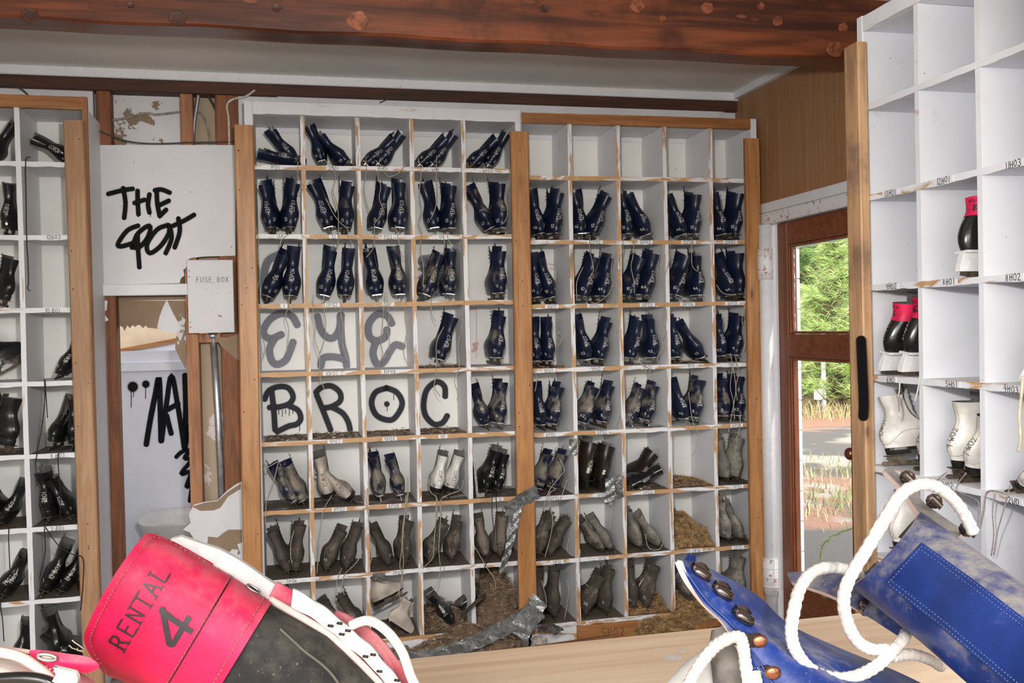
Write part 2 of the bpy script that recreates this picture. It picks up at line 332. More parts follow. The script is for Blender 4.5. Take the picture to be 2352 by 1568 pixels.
MT['lace'] = plain('grey_cotton_lace', (.36, .32, .26), .9, var=.25, scale=120); MT['lacew'] = plain('white_cotton_lace', (.60, .58, .55), .95, var=.1, scale=150, bump=.6)
MT['laceb'] = plain('black_lace', (.014, .012, .014), .8, var=.3, scale=90); MT['lacet'] = plain('taupe_lace', (.30, .25, .25), .9, var=.25, scale=90)
MT['straw'] = plain('dry_straw', (.40, .25, .11), .85, var=.5, scale=40); MT['strawd'] = plain('packed_straw', (.135, .078, .032), .9, var=.5, scale=40, bump=1.); MT['debl'] = plain('debris_fibres', (.30, .21, .14), .9, var=.5, scale=40); MT['debris'] = plain('brown_debris', (.115, .075, .047), .9, var=.5, scale=25, bump=.8); MT['chips'] = plain('pale_chips', (.50, .43, .36), .85, var=.35, scale=30)
def m_film():
    t = NT('grey_duct_tape'); v = t.coord(); n = t.noise(v, 26, 4, .6, 1.); t.bump(n, .9, .006)
    return t.fin(t.mix(t.ramp(n, .35, .7), (.10, .105, .105), (.25, .255, .25)), .24, .25)
MT['film'] = m_film(); MT['card'] = plain('brown_cardboard', (.25, .115, .06), .8, var=.1); MT['floor'] = plain('dusty_floor', (.20, .175, .155), .9, var=.4, scale=14, bump=.5); MT['stone'] = plain('grey_rubble', (.40, .36, .33), .9, var=.3, scale=60, bump=.8)
MT['cable'] = plain('grey_cable', (.30, .27, .22), .6, var=.3, scale=40); MT['cabled'] = plain('dark_cable', (.05, .047, .042), .55, var=.3, scale=40); MT['cablew'] = plain('cream_cable', (.55, .53, .42), .55, var=.2, scale=40)
MT['basin'] = plain('porcelain', (.62, .58, .53), .25, var=.03)
MT['pinkink'] = plain('printed_black', (.02, .02, .025), .5, var=.2)
MT['fray'] = plain('pale_thread', (.75, .62, .5), .9, var=.15)
MT['stitch'] = plain('brown_stitching', (.33, .10, .09), .8, var=.3, scale=300)
MT['hookm'] = plain('dark_hook_metal', (.20, .165, .15), .2, .95, .25, 80)
MT['knot'] = plain('beam_knot', (.20, .060, .026), .4, var=.45, scale=35)
MT['knotd'] = plain('dark_knot', (.05, .015, .008), .4, var=.4, scale=35)
MT['stitchb'] = plain('pale_blue_stitching', (.07, .11, .27), .8, var=.3, scale=300)
MT['stain'] = m_soft('pink_stain', (.62, .40, .37))
# ------------------------------------------------------------------ the room
def struct(o): o['kind'] = 'structure'; return o
ZC = 3.04; YW = .325; XR = 2.5
struct(MB().box(-4.2, 2.6, -6.0, .6, -.12, 0).build('floor', MT['floor']))
struct(MB().box(-4.2, 2.6, -6.0, 1.0, ZC, ZC+.14).build('ceiling', MT['ceil']))
struct(MB().box(-4.3, -4.2, -6.0, .5, -.12, ZC+.14).build('wall_left', MT['gyp']))
# back wall: solid behind the two right-hand shelf units, open stud bays left of them, solid again behind the left unit
wb = MB(); wb.box(-.318, XR, YW, YW+.10, 0, ZC); wb.box(-4.2, -1.02, YW, YW+.10, 0, ZC); wb.box(-1.02, -.318, YW, YW+.10, 2.975, ZC)
wb.box(-1.02, -.318, YW, YW+.10, 0, .25)
wall = struct(wb.build('wall_back', MT['gyp']))
# white board strip above the cubbies with a torn lower right corner
rnd = random.Random(5)
top = [(at(628+i*26, 206+i*.95+rnd.uniform(-1.5, 1.5), 1, .305).x, at(628+i*26, 206+i*.95+rnd.uniform(-1.5, 1.5), 1, .305).z) for i in range(41)]
end = [at(1668, 244, 1, .305), at(1660, 262, 1, .305), at(1650, 268, 1, .305)]
poly = [(p.x, p.z) for p in [at(626, 216, 1, .305), at(640, 224, 1, .305), at(634, 232, 1, .305), at(640, 262, 1, .305)]]
poly = [(end[2].x, 2.74), (poly[3][0], 2.74)]+poly[::-1][1:]+top+[(p.x, p.z) for p in end]
MB().prism(poly[::-1], .305, YW, 0).build('wall_board', MT['dryw'], wall)
# ceiling edge trim and the dark header plate
t = MB(); t.cbox(-4.2, XR, .285, YW, 2.992, ZC, .004); struct(t.build('trim_1', MT['trimw']))
t = MB(); t.box(2.46, XR, -6.0, .285, 3.0, ZC); struct(t.build('trim_2', MT['trimw']))
t = MB(); t.cbox(-4.2, XR, .296, YW+.10, 2.93, 2.991, .003); struct(tag(t.build('trim_3', MT['plate']), 'dark wooden header plate along the top of the back wall'))
# beam
b = MB(); yb = -1.10; n = 40; rows = []
for i in range(n+1):
    x = -4.2+6.7*i/n; j = .004*math.sin(i*1.7)
    rows.append([(x, yb-.14, ZC+.02), (x, yb-.14, 2.796+j), (x, yb-.132, 2.787+j), (x, yb-.008, 2.787+j*.5), (x, yb, 2.796), (x, yb, ZC+.02)])
b.grid(rows, 0, True); tag(recalc(b.mesh('roof_beam', MT['beam'], False)) and link('roof_beam', bpy.data.meshes['roof_beam']), 'dark varnished knotty roof beam crossing under the ceiling', 'beam')
bm_ = bpy.data.objects['roof_beam']
for i, (x, y, r_, d_) in enumerate(((408, 42, 15, 1), (822, 46, 20, 0), (1463, 12, 15, 0), (1625, 18, 13, 0), (1786, 48, 11, 0), (1748, 14, 8, 0), (1937, 63, 11, 0), (1918, 113, 18, 0), (635, 18, 8, 1), (70, 35, 14, 1), (1522, 42, 7, 0), (1250, 20, 9, 1), (300, 12, 6, 1))):
    kn = MB(); c = at(x, y, 1, yb-.1405); q = r_/560.; rr = random.Random(i); rows = [[(c.x+q*s_*1.15*math.cos(2*PI*j/18)*(1+.12*math.sin(j*2.1+i)), yb-.1403-h_, c.z+q*s_*math.sin(2*PI*j/18)*(1+.12*math.cos(j*1.7+i))) for j in range(19)] for s_, h_ in ((1., 0), (.92, .0016), (.55, .0008), (.5, .0018), (.02, .0012))]
    kn.grid(rows); kn.build('knot', MT['knotd' if d_ else 'knot'], bm_)
# right wall: core with a door opening, clad in veneer planks
DY0, DY1, DZ = -.02, -.97, 2.285
w = MB(); w.box(XR, XR+.1, DY0, YW+.1, 0, ZC); w.box(XR, XR+.1, -6.0, DY1, 0, ZC); w.box(XR, XR+.1, DY1, DY0, DZ, ZC)
wr = struct(w.build('wall_right', MT['panel']))
y = YW; k = 0
while y > -1.5:
    d = (.105, .15, .125, .14)[k % 4]; k += 1
    z0 = 2.352 if y-d < .0 else 0
    MB().cbox(XR-.012, XR-.0005, y-d+.0003, y-.0003, z0, 3.0, .0004).build('panel_plank', MT['panel'], wr); y -= d
# white lintel board and rust-spotted metal door frame
t = MB(); t.cbox(XR-.03, XR-.0005, -.99, .012, 2.300, 2.352, .003); struct(t.build('trim_4', MT['trimw']))
fr = MB(); fr.cbox(XR-.034, XR+.1, DY1, .002, 2.232, 2.298, .006); 
frame = struct(fr.build('trim_5', MT['rustp'])); frame['label'] = 'white metal door frame spotted with rust'
fr = MB(); fr.cbox(XR-.02, XR+.1, -.112, .002, 0, 2.2315, .012); fr.cbox(XR-.02, XR+.1, DY1-.02, DY1+.03, 0, 2.2315, .012); fr.build('jamb', MT['wpipe'], frame); fr = MB(); fr.tube([(XR-.03, -.055, .01), (XR-.03, -.055, 2.23)], .042, 14); fr.build('jamb_tube', MT['wpipe'], frame, True)
for z0, z1 in ((1.93, 2.10), (.20, .40)):
    h = MB(); h.tube([(XR-.036, -.06, z0), (XR-.036, -.06, z1)], .047, 14)
    for q in range(1, 4): zz = z0+(z1-z0)*q/4; h.tube([(XR-.036, -.06, zz-.003), (XR-.036, -.06, zz+.003)], .049, 14)
    h.build('hinge', MT['rustp'], frame, True)
# the door: rails and stiles around two empty lights, broken glass left in the rebate
dr = struct(empty('door_1')); dx0, dx1 = XR+.0, XR+.045
def dpart(nm, y0, y1, z0, z1, m, c=.006, x0=dx0, x1=dx1): return MB().cbox(x0, x1, y1, y0, z0, z1, c).build(nm, m, dr)
dpart('stile', -.115, -.218, .012, 2.228, MT['doorz']); dpart('stile', -.785, -.925, .012, 2.228, MT['doorz'])
dpart('rail', -.2182, -.7848, 2.11, 2.228, MT['door']); dpart('rail', -.2182, -.7848, 1.51, 1.632, MT['door']); dpart('rail', -.2182, -.7848, .012, .33, MT['door'])
for z0, z1 in ((1.634, 2.108), (.332, 1.508)):
    for a, b_ in ((-.2185, -.232), (-.2325, -.244), (-.768, -.7845)): MB().cbox(dx0+.006+(.008 if a < -.23 and a > -.5 else 0), dx1-.004, b_, a, z0, z1, .003).build('moulding', MT['doorz'], dr)
    MB().cbox(dx0+.006, dx1-.004, -.767, -.2455, z1-.014, z1, .003).build('moulding', MT['door'], dr)
    MB().cbox(dx0+.006, dx1-.004, -.767, -.2455, z0, z0+.014, .003).build('moulding', MT['door'], dr)
g = MB(); rr = random.Random(3); pts = [(-.246, 2.094)]+[(-.26-.05*i, 2.094-rr.uniform(.002, .02)) for i in range(10)]+[(-.766, 2.094)]
g.prism(pts, dx0+.02, dx0+.023, ax=0)
pts = [(-.2455, 2.09)]+[(-.2455-rr.uniform(.001, .011), 2.08-.022*i) for i in range(20)]+[(-.2455, 1.64)]; g.prism(pts, dx0+.02, dx0+.023, ax=0)
gm = NT('broken_glass'); gm.b.inputs['Transmission Weight'].default_value = .9; g.build('glass_shards', gm.fin((.8, .86, .84), .15), dr)
kb = MB(); kb.tube([(dx0, -.835, 1.075), (dx0-.03, -.835, 1.075)], .014, 10); kb.ellipsoid((dx0-.045, -.835, 1.075), (.022, .03, .03)); kb.tube([(dx0+.002, -.835, 1.075), (dx0-.004, -.835, 1.075)], .032, 14)
kb.build('door_knob', MT['copper'], dr, True)
# ------------------------------------------------------------------ cubby shelves
DEP = .318
def board(mb, x0, x1, y0, y1, z0, z1, mt=(1, 2, 0, 1, 1, 1), seed=0, seg=.035, amp=.0016):
    """long horizontal board, slightly bowed and chipped along its front edge; slots: 0 front edge, 1 faces, 2 top"""
    rr = random.Random(seed); n = max(2, int((x1-x0)/seg)); V = []; ph = rr.uniform(0, 6)
    for i in range(n+1):
        x = x0+(x1-x0)*i/n; s = .0018*math.sin(ph+x*3.1)
        a, b = rr.uniform(-amp, amp)*.5, rr.uniform(-amp, amp)*1.5
        V += [(x, y0+rr.uniform(-.0008, .0008), z0+s+b), (x, y1, z0), (x, y1, z1), (x, y0+rr.uniform(-.0008, .0008), z1+s+a)]
    f = []; m = []
    for i in range(n):
        a = 4*i; c = a+4
        f += [(a, a+1, c+1, c), (a+1, a+2, c+2, c+1), (a+2, a+3, c+3, c+2), (a+3, a, c, c+3)]; m += [mt[0], mt[4], mt[1], mt[2]]
    f += [(0, 3, 2, 1), (4*n, 4*n+1, 4*n+2, 4*n+3)]; m += [1, 1]
    mb.add(V, f, m)
LABELS = []
def make_unit(key, label, xs, zs, ztop, zin, stile, railmat, sides, toMat=None, mats=('edge', 'paint', 'shelftop', 'edgez', 'back'), peel=.45, dirt0=3, texts={}, base=True, hh=.018, tw=.0022):
    """xs: divider centres from left side to right side (first and last are the sides); zs: shelf centre heights from the top down"""
    u = empty('shelf_unit', (0, 0, 0), label, 'shelf', 'cubby shelf units'); T = 0.0225; rr = random.Random(key)
    if toMat: u.matrix_world = toMat
    x0, x1 = xs[0], xs[-1]; zb = zs[-1]
    MB().box(x0, x1, DEP-.006, DEP, zb-T/2, zin+.02).build('back_panel', MT[mats[4]], u)
    bp = u.children[-1]
    for s, x in enumerate((x0, x1)):
        sg = 1 if s == 0 else -1; m = MB(); m.cbox(min(x, x-sg*T), max(x, x-sg*T), .0, DEP, 0, ztop if stile else zin, .0015, 1)
        o = m.build('side_panel', [MT[mats[3]], MT[mats[1]]], u); o['peel'] = peel
    tr = MB(); board(tr, x0-T if not stile else x0, x1+T if not stile else x1, -.002, .03, zin, ztop, (1, 1, 0, 1, 1, 1), 3); o = tr.build('top_rail', [railmat, railmat], u); o['peel'] = peel*.68
    tb = MB(); tb.box(x0, x1, .03, DEP-.007, zin+.001, zin+.02); tb.build('top_board', MT[mats[1]], u)
    if sides:
        for x, w_ in sides:
            m = MB(); m.cbox(x-w_/2, x+w_/2, -.004, .02, zin-.15, ztop+.004, .002); o = m.build('corner_stile', MT[mats[3]], u); o['peel'] = .35
    for i, x in enumerate(xs[1:-1]):
        m = MB(); X0, X1 = x-T/2, x+T/2; rows = []; n = 60; H = zin-zb; ph = rr.uniform(0, 6)
        for k in range(n+1):
            z = zb+H*k/n; d = .0018*math.sin(ph+z*4)+rr.uniform(-.0006, .0006)
            rows.append([(X0+d, DEP-.007, z), (X0+d, .003, z), (X1+d, .003, z), (X1+d, DEP-.007, z)])
        n4 = 4; f = []; mi = []
        for k in range(n):
            a = 4*k; f += [(a+4, a+5, a+1, a), (a+5, a+6, a+2, a+1), (a+6, a+7, a+3, a+2)]; mi += [1, 0, 1]
        m.add([p for r_ in rows for p in r_], f, mi)
        o = m.build('divider', [MT[mats[3]], MT[mats[1]]], u); o['peel'] = peel*(.86+.22*rr.random())
    SH = []
    for k, z in enumerate(zs):
        m = MB(); board(m, x0, x1, 0, DEP-.007, z-T/2, z+T/2, seed=hash((key, k)) % 999)
        o = m.build('shelf', [MT[mats[0]], MT[mats[1]], MT[mats[2]]], u)
        o['peel'] = peel+(.07 if k in (2, 3, 4, 5) else 0)+rr.uniform(-.05, .05); o['dirt'] = min(.72, max(.0, (k-dirt0+1)*.19)); SH.append(o)
        for (kk, c), tx in texts.items():
            if kk == k:
                xc = (xs[c]+xs[c+1])/2+rr.uniform(-.02, .02)
                pl = MB(); pw = hh*.74*len(tx)+.02   # a patch of paint still carrying the number
                pl.box(xc-pw/2, xc+pw/2, -.0016, .0, z-.0095, z+.0095); pl.build('paint_patch', MT[mats[1]], o)
                write('shelf_number', tx, hh, tw, lambda a, b, xc=xc, z=z: (xc+a, -.0022, z-hh/2+b), MT['ink'], o, .09, seed=k*7+c)
    if base:
        m = MB(); board(m, x0, x1, .012, .03, .0, zb-T/2-.001, seed=9); o = m.build('toe_board', [MT[mats[0]], MT[mats[1]], MT[mats[2]]], u); o['peel'] = peel; o['dirt'] = .5
    return u, bp, SH
H = .34
LX = [-.2325, 0, .2685, .537, .8055, 1.09]; LZ = [2.85-H*k for k in range(1, 9)]
RX = [1.1145, 1.3732, 1.641, 1.9088, 2.1766, 2.415]; RZ = [2.85-.0337-.3368*k for k in range(1, 9)]
FX = [-1.86, -1.575, -1.2865, -1.008]; FZ = [2.85-.004-H*k for k in range(1, 9)]
txL = {(0, 0): '1P01', (0, 1): '2P01', (0, 2): '3P01', (0, 3): '4P0', (0, 4): '4P02', (1, 0): '13P', (1, 1): '13', (1, 2): 'P03', (1, 3): '04', (2, 0): '1', (2, 1): '11P02', (2, 2): '10P', (3, 1): '10P07', (3, 2): '10P08', (4, 1): '9P07', (4, 2): '9P08', (4, 3): '9P', (5, 1): '8P07', (5, 2): '8P08', (5, 4): '0', (6, 0): '7P06', (6, 2): '7P07', (6, 3): '7', (6, 4): '7'}
txR = {(1, 1): '12P02', (1, 2): '12P03', (1, 3): '12P04', (1, 4): '12P05', (2, 0): '10P0', (2, 1): '10P02', (2, 2): '10P03', (2, 3): '10P04', (2, 4): '10P05', (3, 0): '9P01', (3, 1): '9P02', (3, 2): '9P03', (3, 3): '9P0', (3, 4): '9P05', (4, 0): '8P01', (4, 1): '8P02', (4, 4): '8P05', (5, 0): '7P01', (5, 1): '7P02', (5, 2): '7P03', (5, 4): '7P05', (6, 0): '7P11', (6, 1): '7P12', (6, 3): '7P14', (6, 4): '7P15'}
txF = {(1, 2): '12B03', (2, 2): '10.B01', (4, 2): '8.B03', (5, 1): '07', (5, 2): '7.B01'}
UL, BPL, SHL = make_unit(11, 'middle cubby shelf with white top rail and graffiti letters on its back', LX, LZ, 2.826, 2.766, True, MT['edge'], [(-.255, .04), (1.094, .03)], texts=txL, peel=.5)
UR, BPR, SHR = make_unit(12, 'cubby shelf with bare brown top rail beside the door', RX, RZ, 2.818, 2.764, True, MT['rail'], [(2.433, .034)], texts=txR, peel=.5)
UF, BPF, SHF = make_unit(13, 'cubby shelf of black skates at the left edge', FX, FZ, 2.824, 2.765, False, MT['rail'], None, texts=txF, peel=.36, dirt0=2, mats=('edge', 'paintz', 'shelftop', 'edgez', 'back'))
m = MB(); m.cbox(-1.008, -.984, -.002, .016, 0, 2.824, .001); m.build('corner_stile', MT['studl'], UF)
# six P 0 3 on the bottom apron and 5P02 on the right one
m = MB(); m.cbox(.29, .54, -.004, .0115, .0, LZ[7]-.012, .001); ap = m.build('apron_board', MT['paintz'], UL); write('shelf_number', '6P03', .05, .0045, lambda a, b: (.40+a, -.006, .045+b), MT['ink'], UL, .06)
m = MB(); m.cbox(1.36, 1.70, -.004, .0115, .0, RZ[7]-.012, .001); m.build('apron_board', MT['rail'], UR); write('shelf_number', '5P02', .045, .004, lambda a, b: (1.56+a, -.006, .035+b), MT['cabled'], UR, .08)
# right-hand shelf along the side wall: local x runs toward the camera (-y), depth runs to +x
SX = 2.0618; MS = Matrix(((0, 1, 0, SX), (-1, 0, 0, 0), (0, 0, 1, 0), (0, 0, 0, 1)))
SXS = [1.575, 1.8768, 2.1734, 2.470, 2.767, 3.06]; SZ = [2.50-H*k for k in range(0, 8)]
txS = {(1, 0): '13H01', (1, 1): '12H01', (1, 2): '11H03', (2, 0): '9H02', (2, 1): '8H01', (2, 2): '8H02', (3, 0): '6H0', (3, 1): '5H01', (3, 2): '4H03', (4, 1): '9W02', (4, 2): '2W0'}
US, BPS, SHS = make_unit(14, 'cool white cubby shelf standing along the right side wall', SXS, SZ, 2.846, 2.79, True, MT['edger'], [(1.557, .034)], MS, ('edger', 'paintr', 'shelftop', 'edger', 'paintr'), .34, 5, txS, hh=.0205, tw=.0027)
# number lettering on the right shelf is written larger
# ------------------------------------------------------------------ two-by-four posts nailed in front of the shelves
def post(x0, x1, y0, y1, z1, mat, label, tilt=0., z0=.0):
    m = MB(); rows = []; rr = random.Random(label); n = 24; c = .006; ring = [(x0+c, y0), (x1-c, y0), (x1, y0+c), (x1, y1-c), (x1-c, y1), (x0+c, y1), (x0, y1-c), (x0, y0+c)]
    for k in range(n+1):
        z = z0+(z1-z0)*k/n; d = tilt*(z-z1)+.0022*math.sin(z*2.3+x0*9); rows.append([(a+d, b, z) for a, b in ring]+[(ring[0][0]+d, ring[0][1], z)])
    m.grid(rows); m.add(rows[-1][:8], [tuple(range(8))])
    o = tag(m.build('support_post', mat), label, 'post', 'pine posts in front of the shelves')
    for q in range(9):
        z = rr.uniform(.5, z1-.05); x = rr.choice((x0+.018, x1-.02, (x0+x1)/2))+tilt*(z-z1); nl = MB(); nl.tube([(x, y0+.001, z), (x, y0-.0018, z)], .0036, 8); nl.build('nail_head', MT['rust'], o)
    return o
post(-.321, -.231, -.041, -.003, 2.704, MT['post'], 'orange pine post left of the middle shelf', .004)
P2 = post(1.045, 1.140, -.041, -.005, 2.709, MT['post'], 'orange pine post between the two middle shelf units', .002, .16)
post(2.362, 2.448, -.041, -.005, 2.706, MT['post'], 'orange pine post at the door end of the shelves', .002)
post(-1.083, -.995, -.041, -.004, 2.704, MT['postl'], 'tan pine post at the right end of the left shelf', -.008)
m = MB(); rows = []; c = .005; x0, x1, y0, y1 = 2.018, 2.0585, -1.605, -1.512
ring = [(x0+c, y0), (x1-c, y0), (x1, y0+c), (x1, y1-c), (x1-c, y1), (x0+c, y1), (x0, y1-c), (x0, y0+c)]
for k in range(25):
    z = 2.742*k/24; d = -.012*(2.742-z); rows.append([(a, b+d*.6, z) for a, b in ring]+[(ring[0][0], ring[0][1]+d*.6, z)])
m.grid(rows); m.add(rows[-1][:8], [tuple(range(8))]); PR = tag(m.build('support_post', MT['postdark']), 'pine post with black spray mark in front of the right shelf', 'post', 'pine posts in front of the shelves')
# ------------------------------------------------------------------ spray-painted letters (flat paint lying on the panels)
def spray(name, strokes, wpx, put, mat, parent, halo=1.9, dots=(), drips=()):
    """strokes: 2-D polylines in photo pixels; put(x,y)->point on the painted surface"""
    mb = MB(); A = []
    K = [0]
    def rib(P, w):
        n = len(P); prof = [(-halo*1.15, 0.), (-1.2, .3), (-.8, .9), (-.5, 1.), (.5, 1.), (.8, .9), (1.2, .3), (halo*1.15, 0.)]; K[0] += 1; k = K[0]*.00016
        def pt(q): p = put(q.x, q.y); return p+(CAM-p).normalized()*k
        ext = []
        for i in range(n):
            t = P[min(i+1, n-1)]-P[max(i-1, 0)]; t = t.normalized() if t.length > 1e-6 else Vector((1, 0)); ext.append((P[i], t))
        cap = [(1.25, .25, 0.), (1.0, .42, .5), (.9, .55, 1.), (.7, .78, 1.), (.4, .93, 1.)]
        seq = [(ext[0][0]-ext[0][1]*e*w*.5, ext[0][1], a, s_) for e, s_, a in cap]+[(p, t, 1., 1.) for p, t in ext]+[(ext[-1][0]+ext[-1][1]*e*w*.5, ext[-1][1], a, s_) for e, s_, a in cap[::-1]]
        rows = []
        for p, t, a, s_ in seq:
            q = Vector((-t.y, t.x)); rows.append([pt(p+q*(o*w*.5*s_)) for o, _ in prof]); A.extend([a*b for _, b in prof])
        mb.grid(rows)
    for st in strokes:
        w = wpx
        if isinstance(st, tuple) and isinstance(st[0], list): st, w = st
        rib(catmull([Vector(p) for p in st], 5), w)
    for (x, y, r) in dots:
        rr = [(0, 1.), (r*.85, 1.), (r*1.1, .4), (r*1.7, 0)]
        rows = [[put(x+q*math.cos(2*PI*j/14), y+q*math.sin(2*PI*j/14)) for j in range(15)] for q, _ in rr]; mb.grid(rows); A.extend([a for _, a in rr for j in range(15)])
    for (x, y0, y1, w) in drips: rib([Vector((x, y0)), Vector((x+.5, (y0+y1)/2)), Vector((x, y1))], w)
    me = mb.mesh(name, mat); at_ = me.attributes.new('a', 'FLOAT', 'POINT'); at_.data.foreach_set('value', A); return link(name, me, parent)
def zz(L, s, ox, oy): return [[(a/s+ox, b/s+oy) for a, b in l] for l in L]
def onback(k=0): return lambda x, y: at(x, y, 1, DEP-.0068-k*.0002)
SLV = dict(e=[[(385, 175), (340, 105), (260, 95), (180, 145), (140, 230), (190, 275), (270, 245)], [(215, 285), (185, 350), (200, 430), (240, 460), (300, 430), (330, 370), (355, 300)]],
 y=[[(530, 115), (555, 210), (600, 265), (650, 265), (690, 200), (700, 105)], [(695, 110), (705, 300), (730, 400), (740, 470)], [(555, 470), (572, 415), (640, 405), (720, 420)]],
 g=[[(1065, 165), (1030, 110), (960, 100), (900, 170), (905, 260), (960, 290), (1020, 260), (1030, 210)], [(950, 300), (930, 380), (960, 460), (1010, 440), (1050, 370), (1090, 320), (1140, 330)]])
for i, (k, L) in enumerate(SLV.items()): spray('graffiti_letter', zz(L, 3.135, 560, 690), 15, onback(i), MT['spray3'], BPL, 1.7)
DRK = [([[(150, 710), (180, 650), (250, 620), (320, 630), (355, 690), (330, 740), (260, 765), (185, 770)], [(200, 650), (215, 780), (225, 930)], [(330, 760), (390, 790), (410, 850), (380, 890), (320, 905), (240, 945)]], [], [(640, 940, 952, 1.5), (648, 942, 956, 1.5), (656, 940, 950, 1.5), (664, 940, 954, 1.5), (672, 938, 950, 1.5), (688, 975, 990, 1.5)]),
 ([[(520, 660), (560, 625), (630, 615), (690, 660), (695, 720), (640, 760), (580, 775)], [(525, 680), (570, 790), (625, 930)], [(640, 770), (710, 810), (750, 870), (765, 930)]], [], []),
 ([[(1030, 630), (950, 660), (920, 740), (960, 830), (1060, 860), (1120, 800), (1140, 730), (1100, 660), (1025, 628)]], [(1030/3.135+560, 745/3.135+690, 6)], [(889, 932, 944, 1.5), (904, 905, 918, 1.5)]),
 ([[(1450, 690), (1445, 620), (1390, 585), (1320, 640), (1295, 740), (1310, 830), (1370, 890), (1430, 880), (1465, 830)]], [], [])]
for i, (L, D, R) in enumerate(DRK): spray('graffiti_letter', zz(L, 3.135, 560, 690), 12, onback(i), MT['spray2'], BPL, 1.7, D, R)
# soft dark blots sprayed behind the skates of the third row
spray('graffiti_blot', [[(612, 690), (606, 640), (615, 600), (640, 585)]], 16, onback(2), MT['spray3'], BPL, 2.2)
spray('graffiti_blot', [[(845, 600), (842, 640), (850, 670)]], 18, onback(2), MT['spray3'], BPL, 2.2); spray('graffiti_blot', [[(972, 600), (1045, 592), (972, 618), (1045, 612), (972, 638), (1045, 634), (972, 658), (1045, 655), (972, 676)]], 24, onback(2), MT['spray3'], BPL, 1.6)
spray('stain', [[(1088, 790), (1094, 800), (1086, 806)], [(1096, 788), (1090, 798)]], 6, onback(1), MT['stain'], BPL, 2., drips=[(1094, 706, 786, 1.2), (1094, 805, 822, 1.2)])
# black spray mark on the right post
spray('spray_mark', [[(1978, 782), (1981, 850), (1984, 925), (1983, 955)]], 22, lambda x, y: at(x, y, 0, 2.0175), MT['spray'], PR, 1.8)
# ------------------------------------------------------------------ open stud bays between the left shelf and the middle shelf
YS = YW   # studs sit just behind the board face
def stud(x0, x1, z0, z1, mat, y0=.302, y1=.40):
    return MB().cbox(x0, x1, y0, y1, z0, z1, .003).build('stud', mat, wall)
for x0, x1, z0, z1, mt_ in ((-1.0, -.935, .0, 2.929, 'stud'), (-.603, -.542, .0, 2.929, 'studl'), (-.432, -.319, .0, 2.929, 'stud')): stud(x0, x1, z0, z1, MT[mt_])
MB().cbox(-.541, -.433, .302, .40, 1.655, 1.70, .003).build('blocking', MT['studl'], wall)
def pxpoly(P, y): return [(at(a, b, 1, y).x, at(a, b, 1, y).z) for a, b in P]
def sheetpoly(name, P, y0, y1, mat, parent, edge=None):
    pl = pxpoly(P, y0); ar = sum(a[0]*b[1]-b[0]*a[1] for a, b in zip(pl, pl[1:]+pl[:1]))
    if ar < 0: pl = pl[::-1]
    m = MB(); m.prism(pl, y0, y1, 0, medge=1 if edge else None); return m.build(name, [mat, edge] if edge else mat, parent)
# boards at the back of the bays, upper row (torn paper)
for x0, x1, mt_ in ((-.934, -.604, 'dry'), (-.541, -.433, 'creamw'), (-1.02, -.9355, 'dry')): MB().box(x0, x1, .385, .398, 2.0, 2.929).build('drywall_sheet', MT[mt_], wall)
MB().box(-.541, -.433, .385, .398, .40, 1.654).build('drywall_sheet', MT['creamw'], wall)
# jagged remnant in the large bay below
rj = random.Random(8)
jag = [(270, 745), (283, 752), (285, 760)]+[(292+i*6, 752+rj.uniform(-4, 4)-(3 if i < 8 else -(i-8)*.9)) for i in range(21)]+[(404, 775), (403, 790), (402, 800), (408, 812), (414, 825), (420, 835), (428, 850), (430, 690), (262, 690), (262, 800), (268, 778)]
sheetpoly('drywall_sheet', jag, .385, .398, MT['paper'], wall, MT['dryw'])
MB().box(-.95, -.59, .384, .399, 1.88, 2.01).build('drywall_sheet', MT['paper'], wall)
sheetpoly('paper_tear', [(383, 688), (396, 716), (409, 740), (411, 756), (402, 765), (380, 764), (361, 752), (366, 728), (374, 706)], .383, .3845, MT['gyp'], wall)
# white panel with THE SPOT, the ledge below it
spot = [(222, 333), (541, 333), (541, 587), (470, 589), (440, 592), (432, 596), (430, 612), (421, 620), (424, 632), (415, 640), (413, 650), (320, 652), (231, 653)]
SP = sheetpoly('wall_panel', spot, .290, .3015, MT['dryw'], wall, MT['paper'])
lg = MB(); lg.cbox(-1.0, -.582, .268, .3015, 1.900, 1.958, .004); lg.build('ledge', MT['trimw'], wall)
onsp = lambda x, y: at(x, y, 1, .2893)
TS = [('T', [[(600, 712), (680, 692), (735, 684)], [(682, 680), (695, 760), (688, 845)]]), ('H', [[(762, 695), (763, 760), (767, 825)], [(745, 762), (800, 745)], [(828, 715), (820, 770), (828, 815)]]), ('E', [[(858, 692), (895, 688), (940, 705)], [(868, 700), (872, 770), (885, 835)], [(882, 775), (935, 750)], [(888, 832), (920, 800)]]),
 ('S', [[(765, 888), (705, 915), (655, 985), (668, 1003), (735, 985)]]), ('P', [[(735, 1000), (765, 930), (828, 888), (822, 945), (775, 1005), (730, 1008)], [(762, 940), (765, 1020), (772, 1118)]]), ('O', [[(930, 885), (870, 910), (815, 990), (830, 1040), (890, 1000), (935, 930), (935, 885)], [(940, 890), (950, 960), (918, 1040)]]), ('T', [[(988, 848), (996, 920), (968, 1008)], [(960, 888), (1020, 860), (1075, 828)]])]
for q, (c, L) in enumerate(TS): spray('graffiti_letter', zz(L, 2.412, 0, 150), 10, lambda x, y, q=q: at(x, y, 1, .2896-.0002*(q % 3)), MT['spray'], SP, 1.7, drips=[(345.5, 480, 497, 1.6), (367, 490, 502, 1.6), (317, 488, 498, 2)] if q == 1 else ())
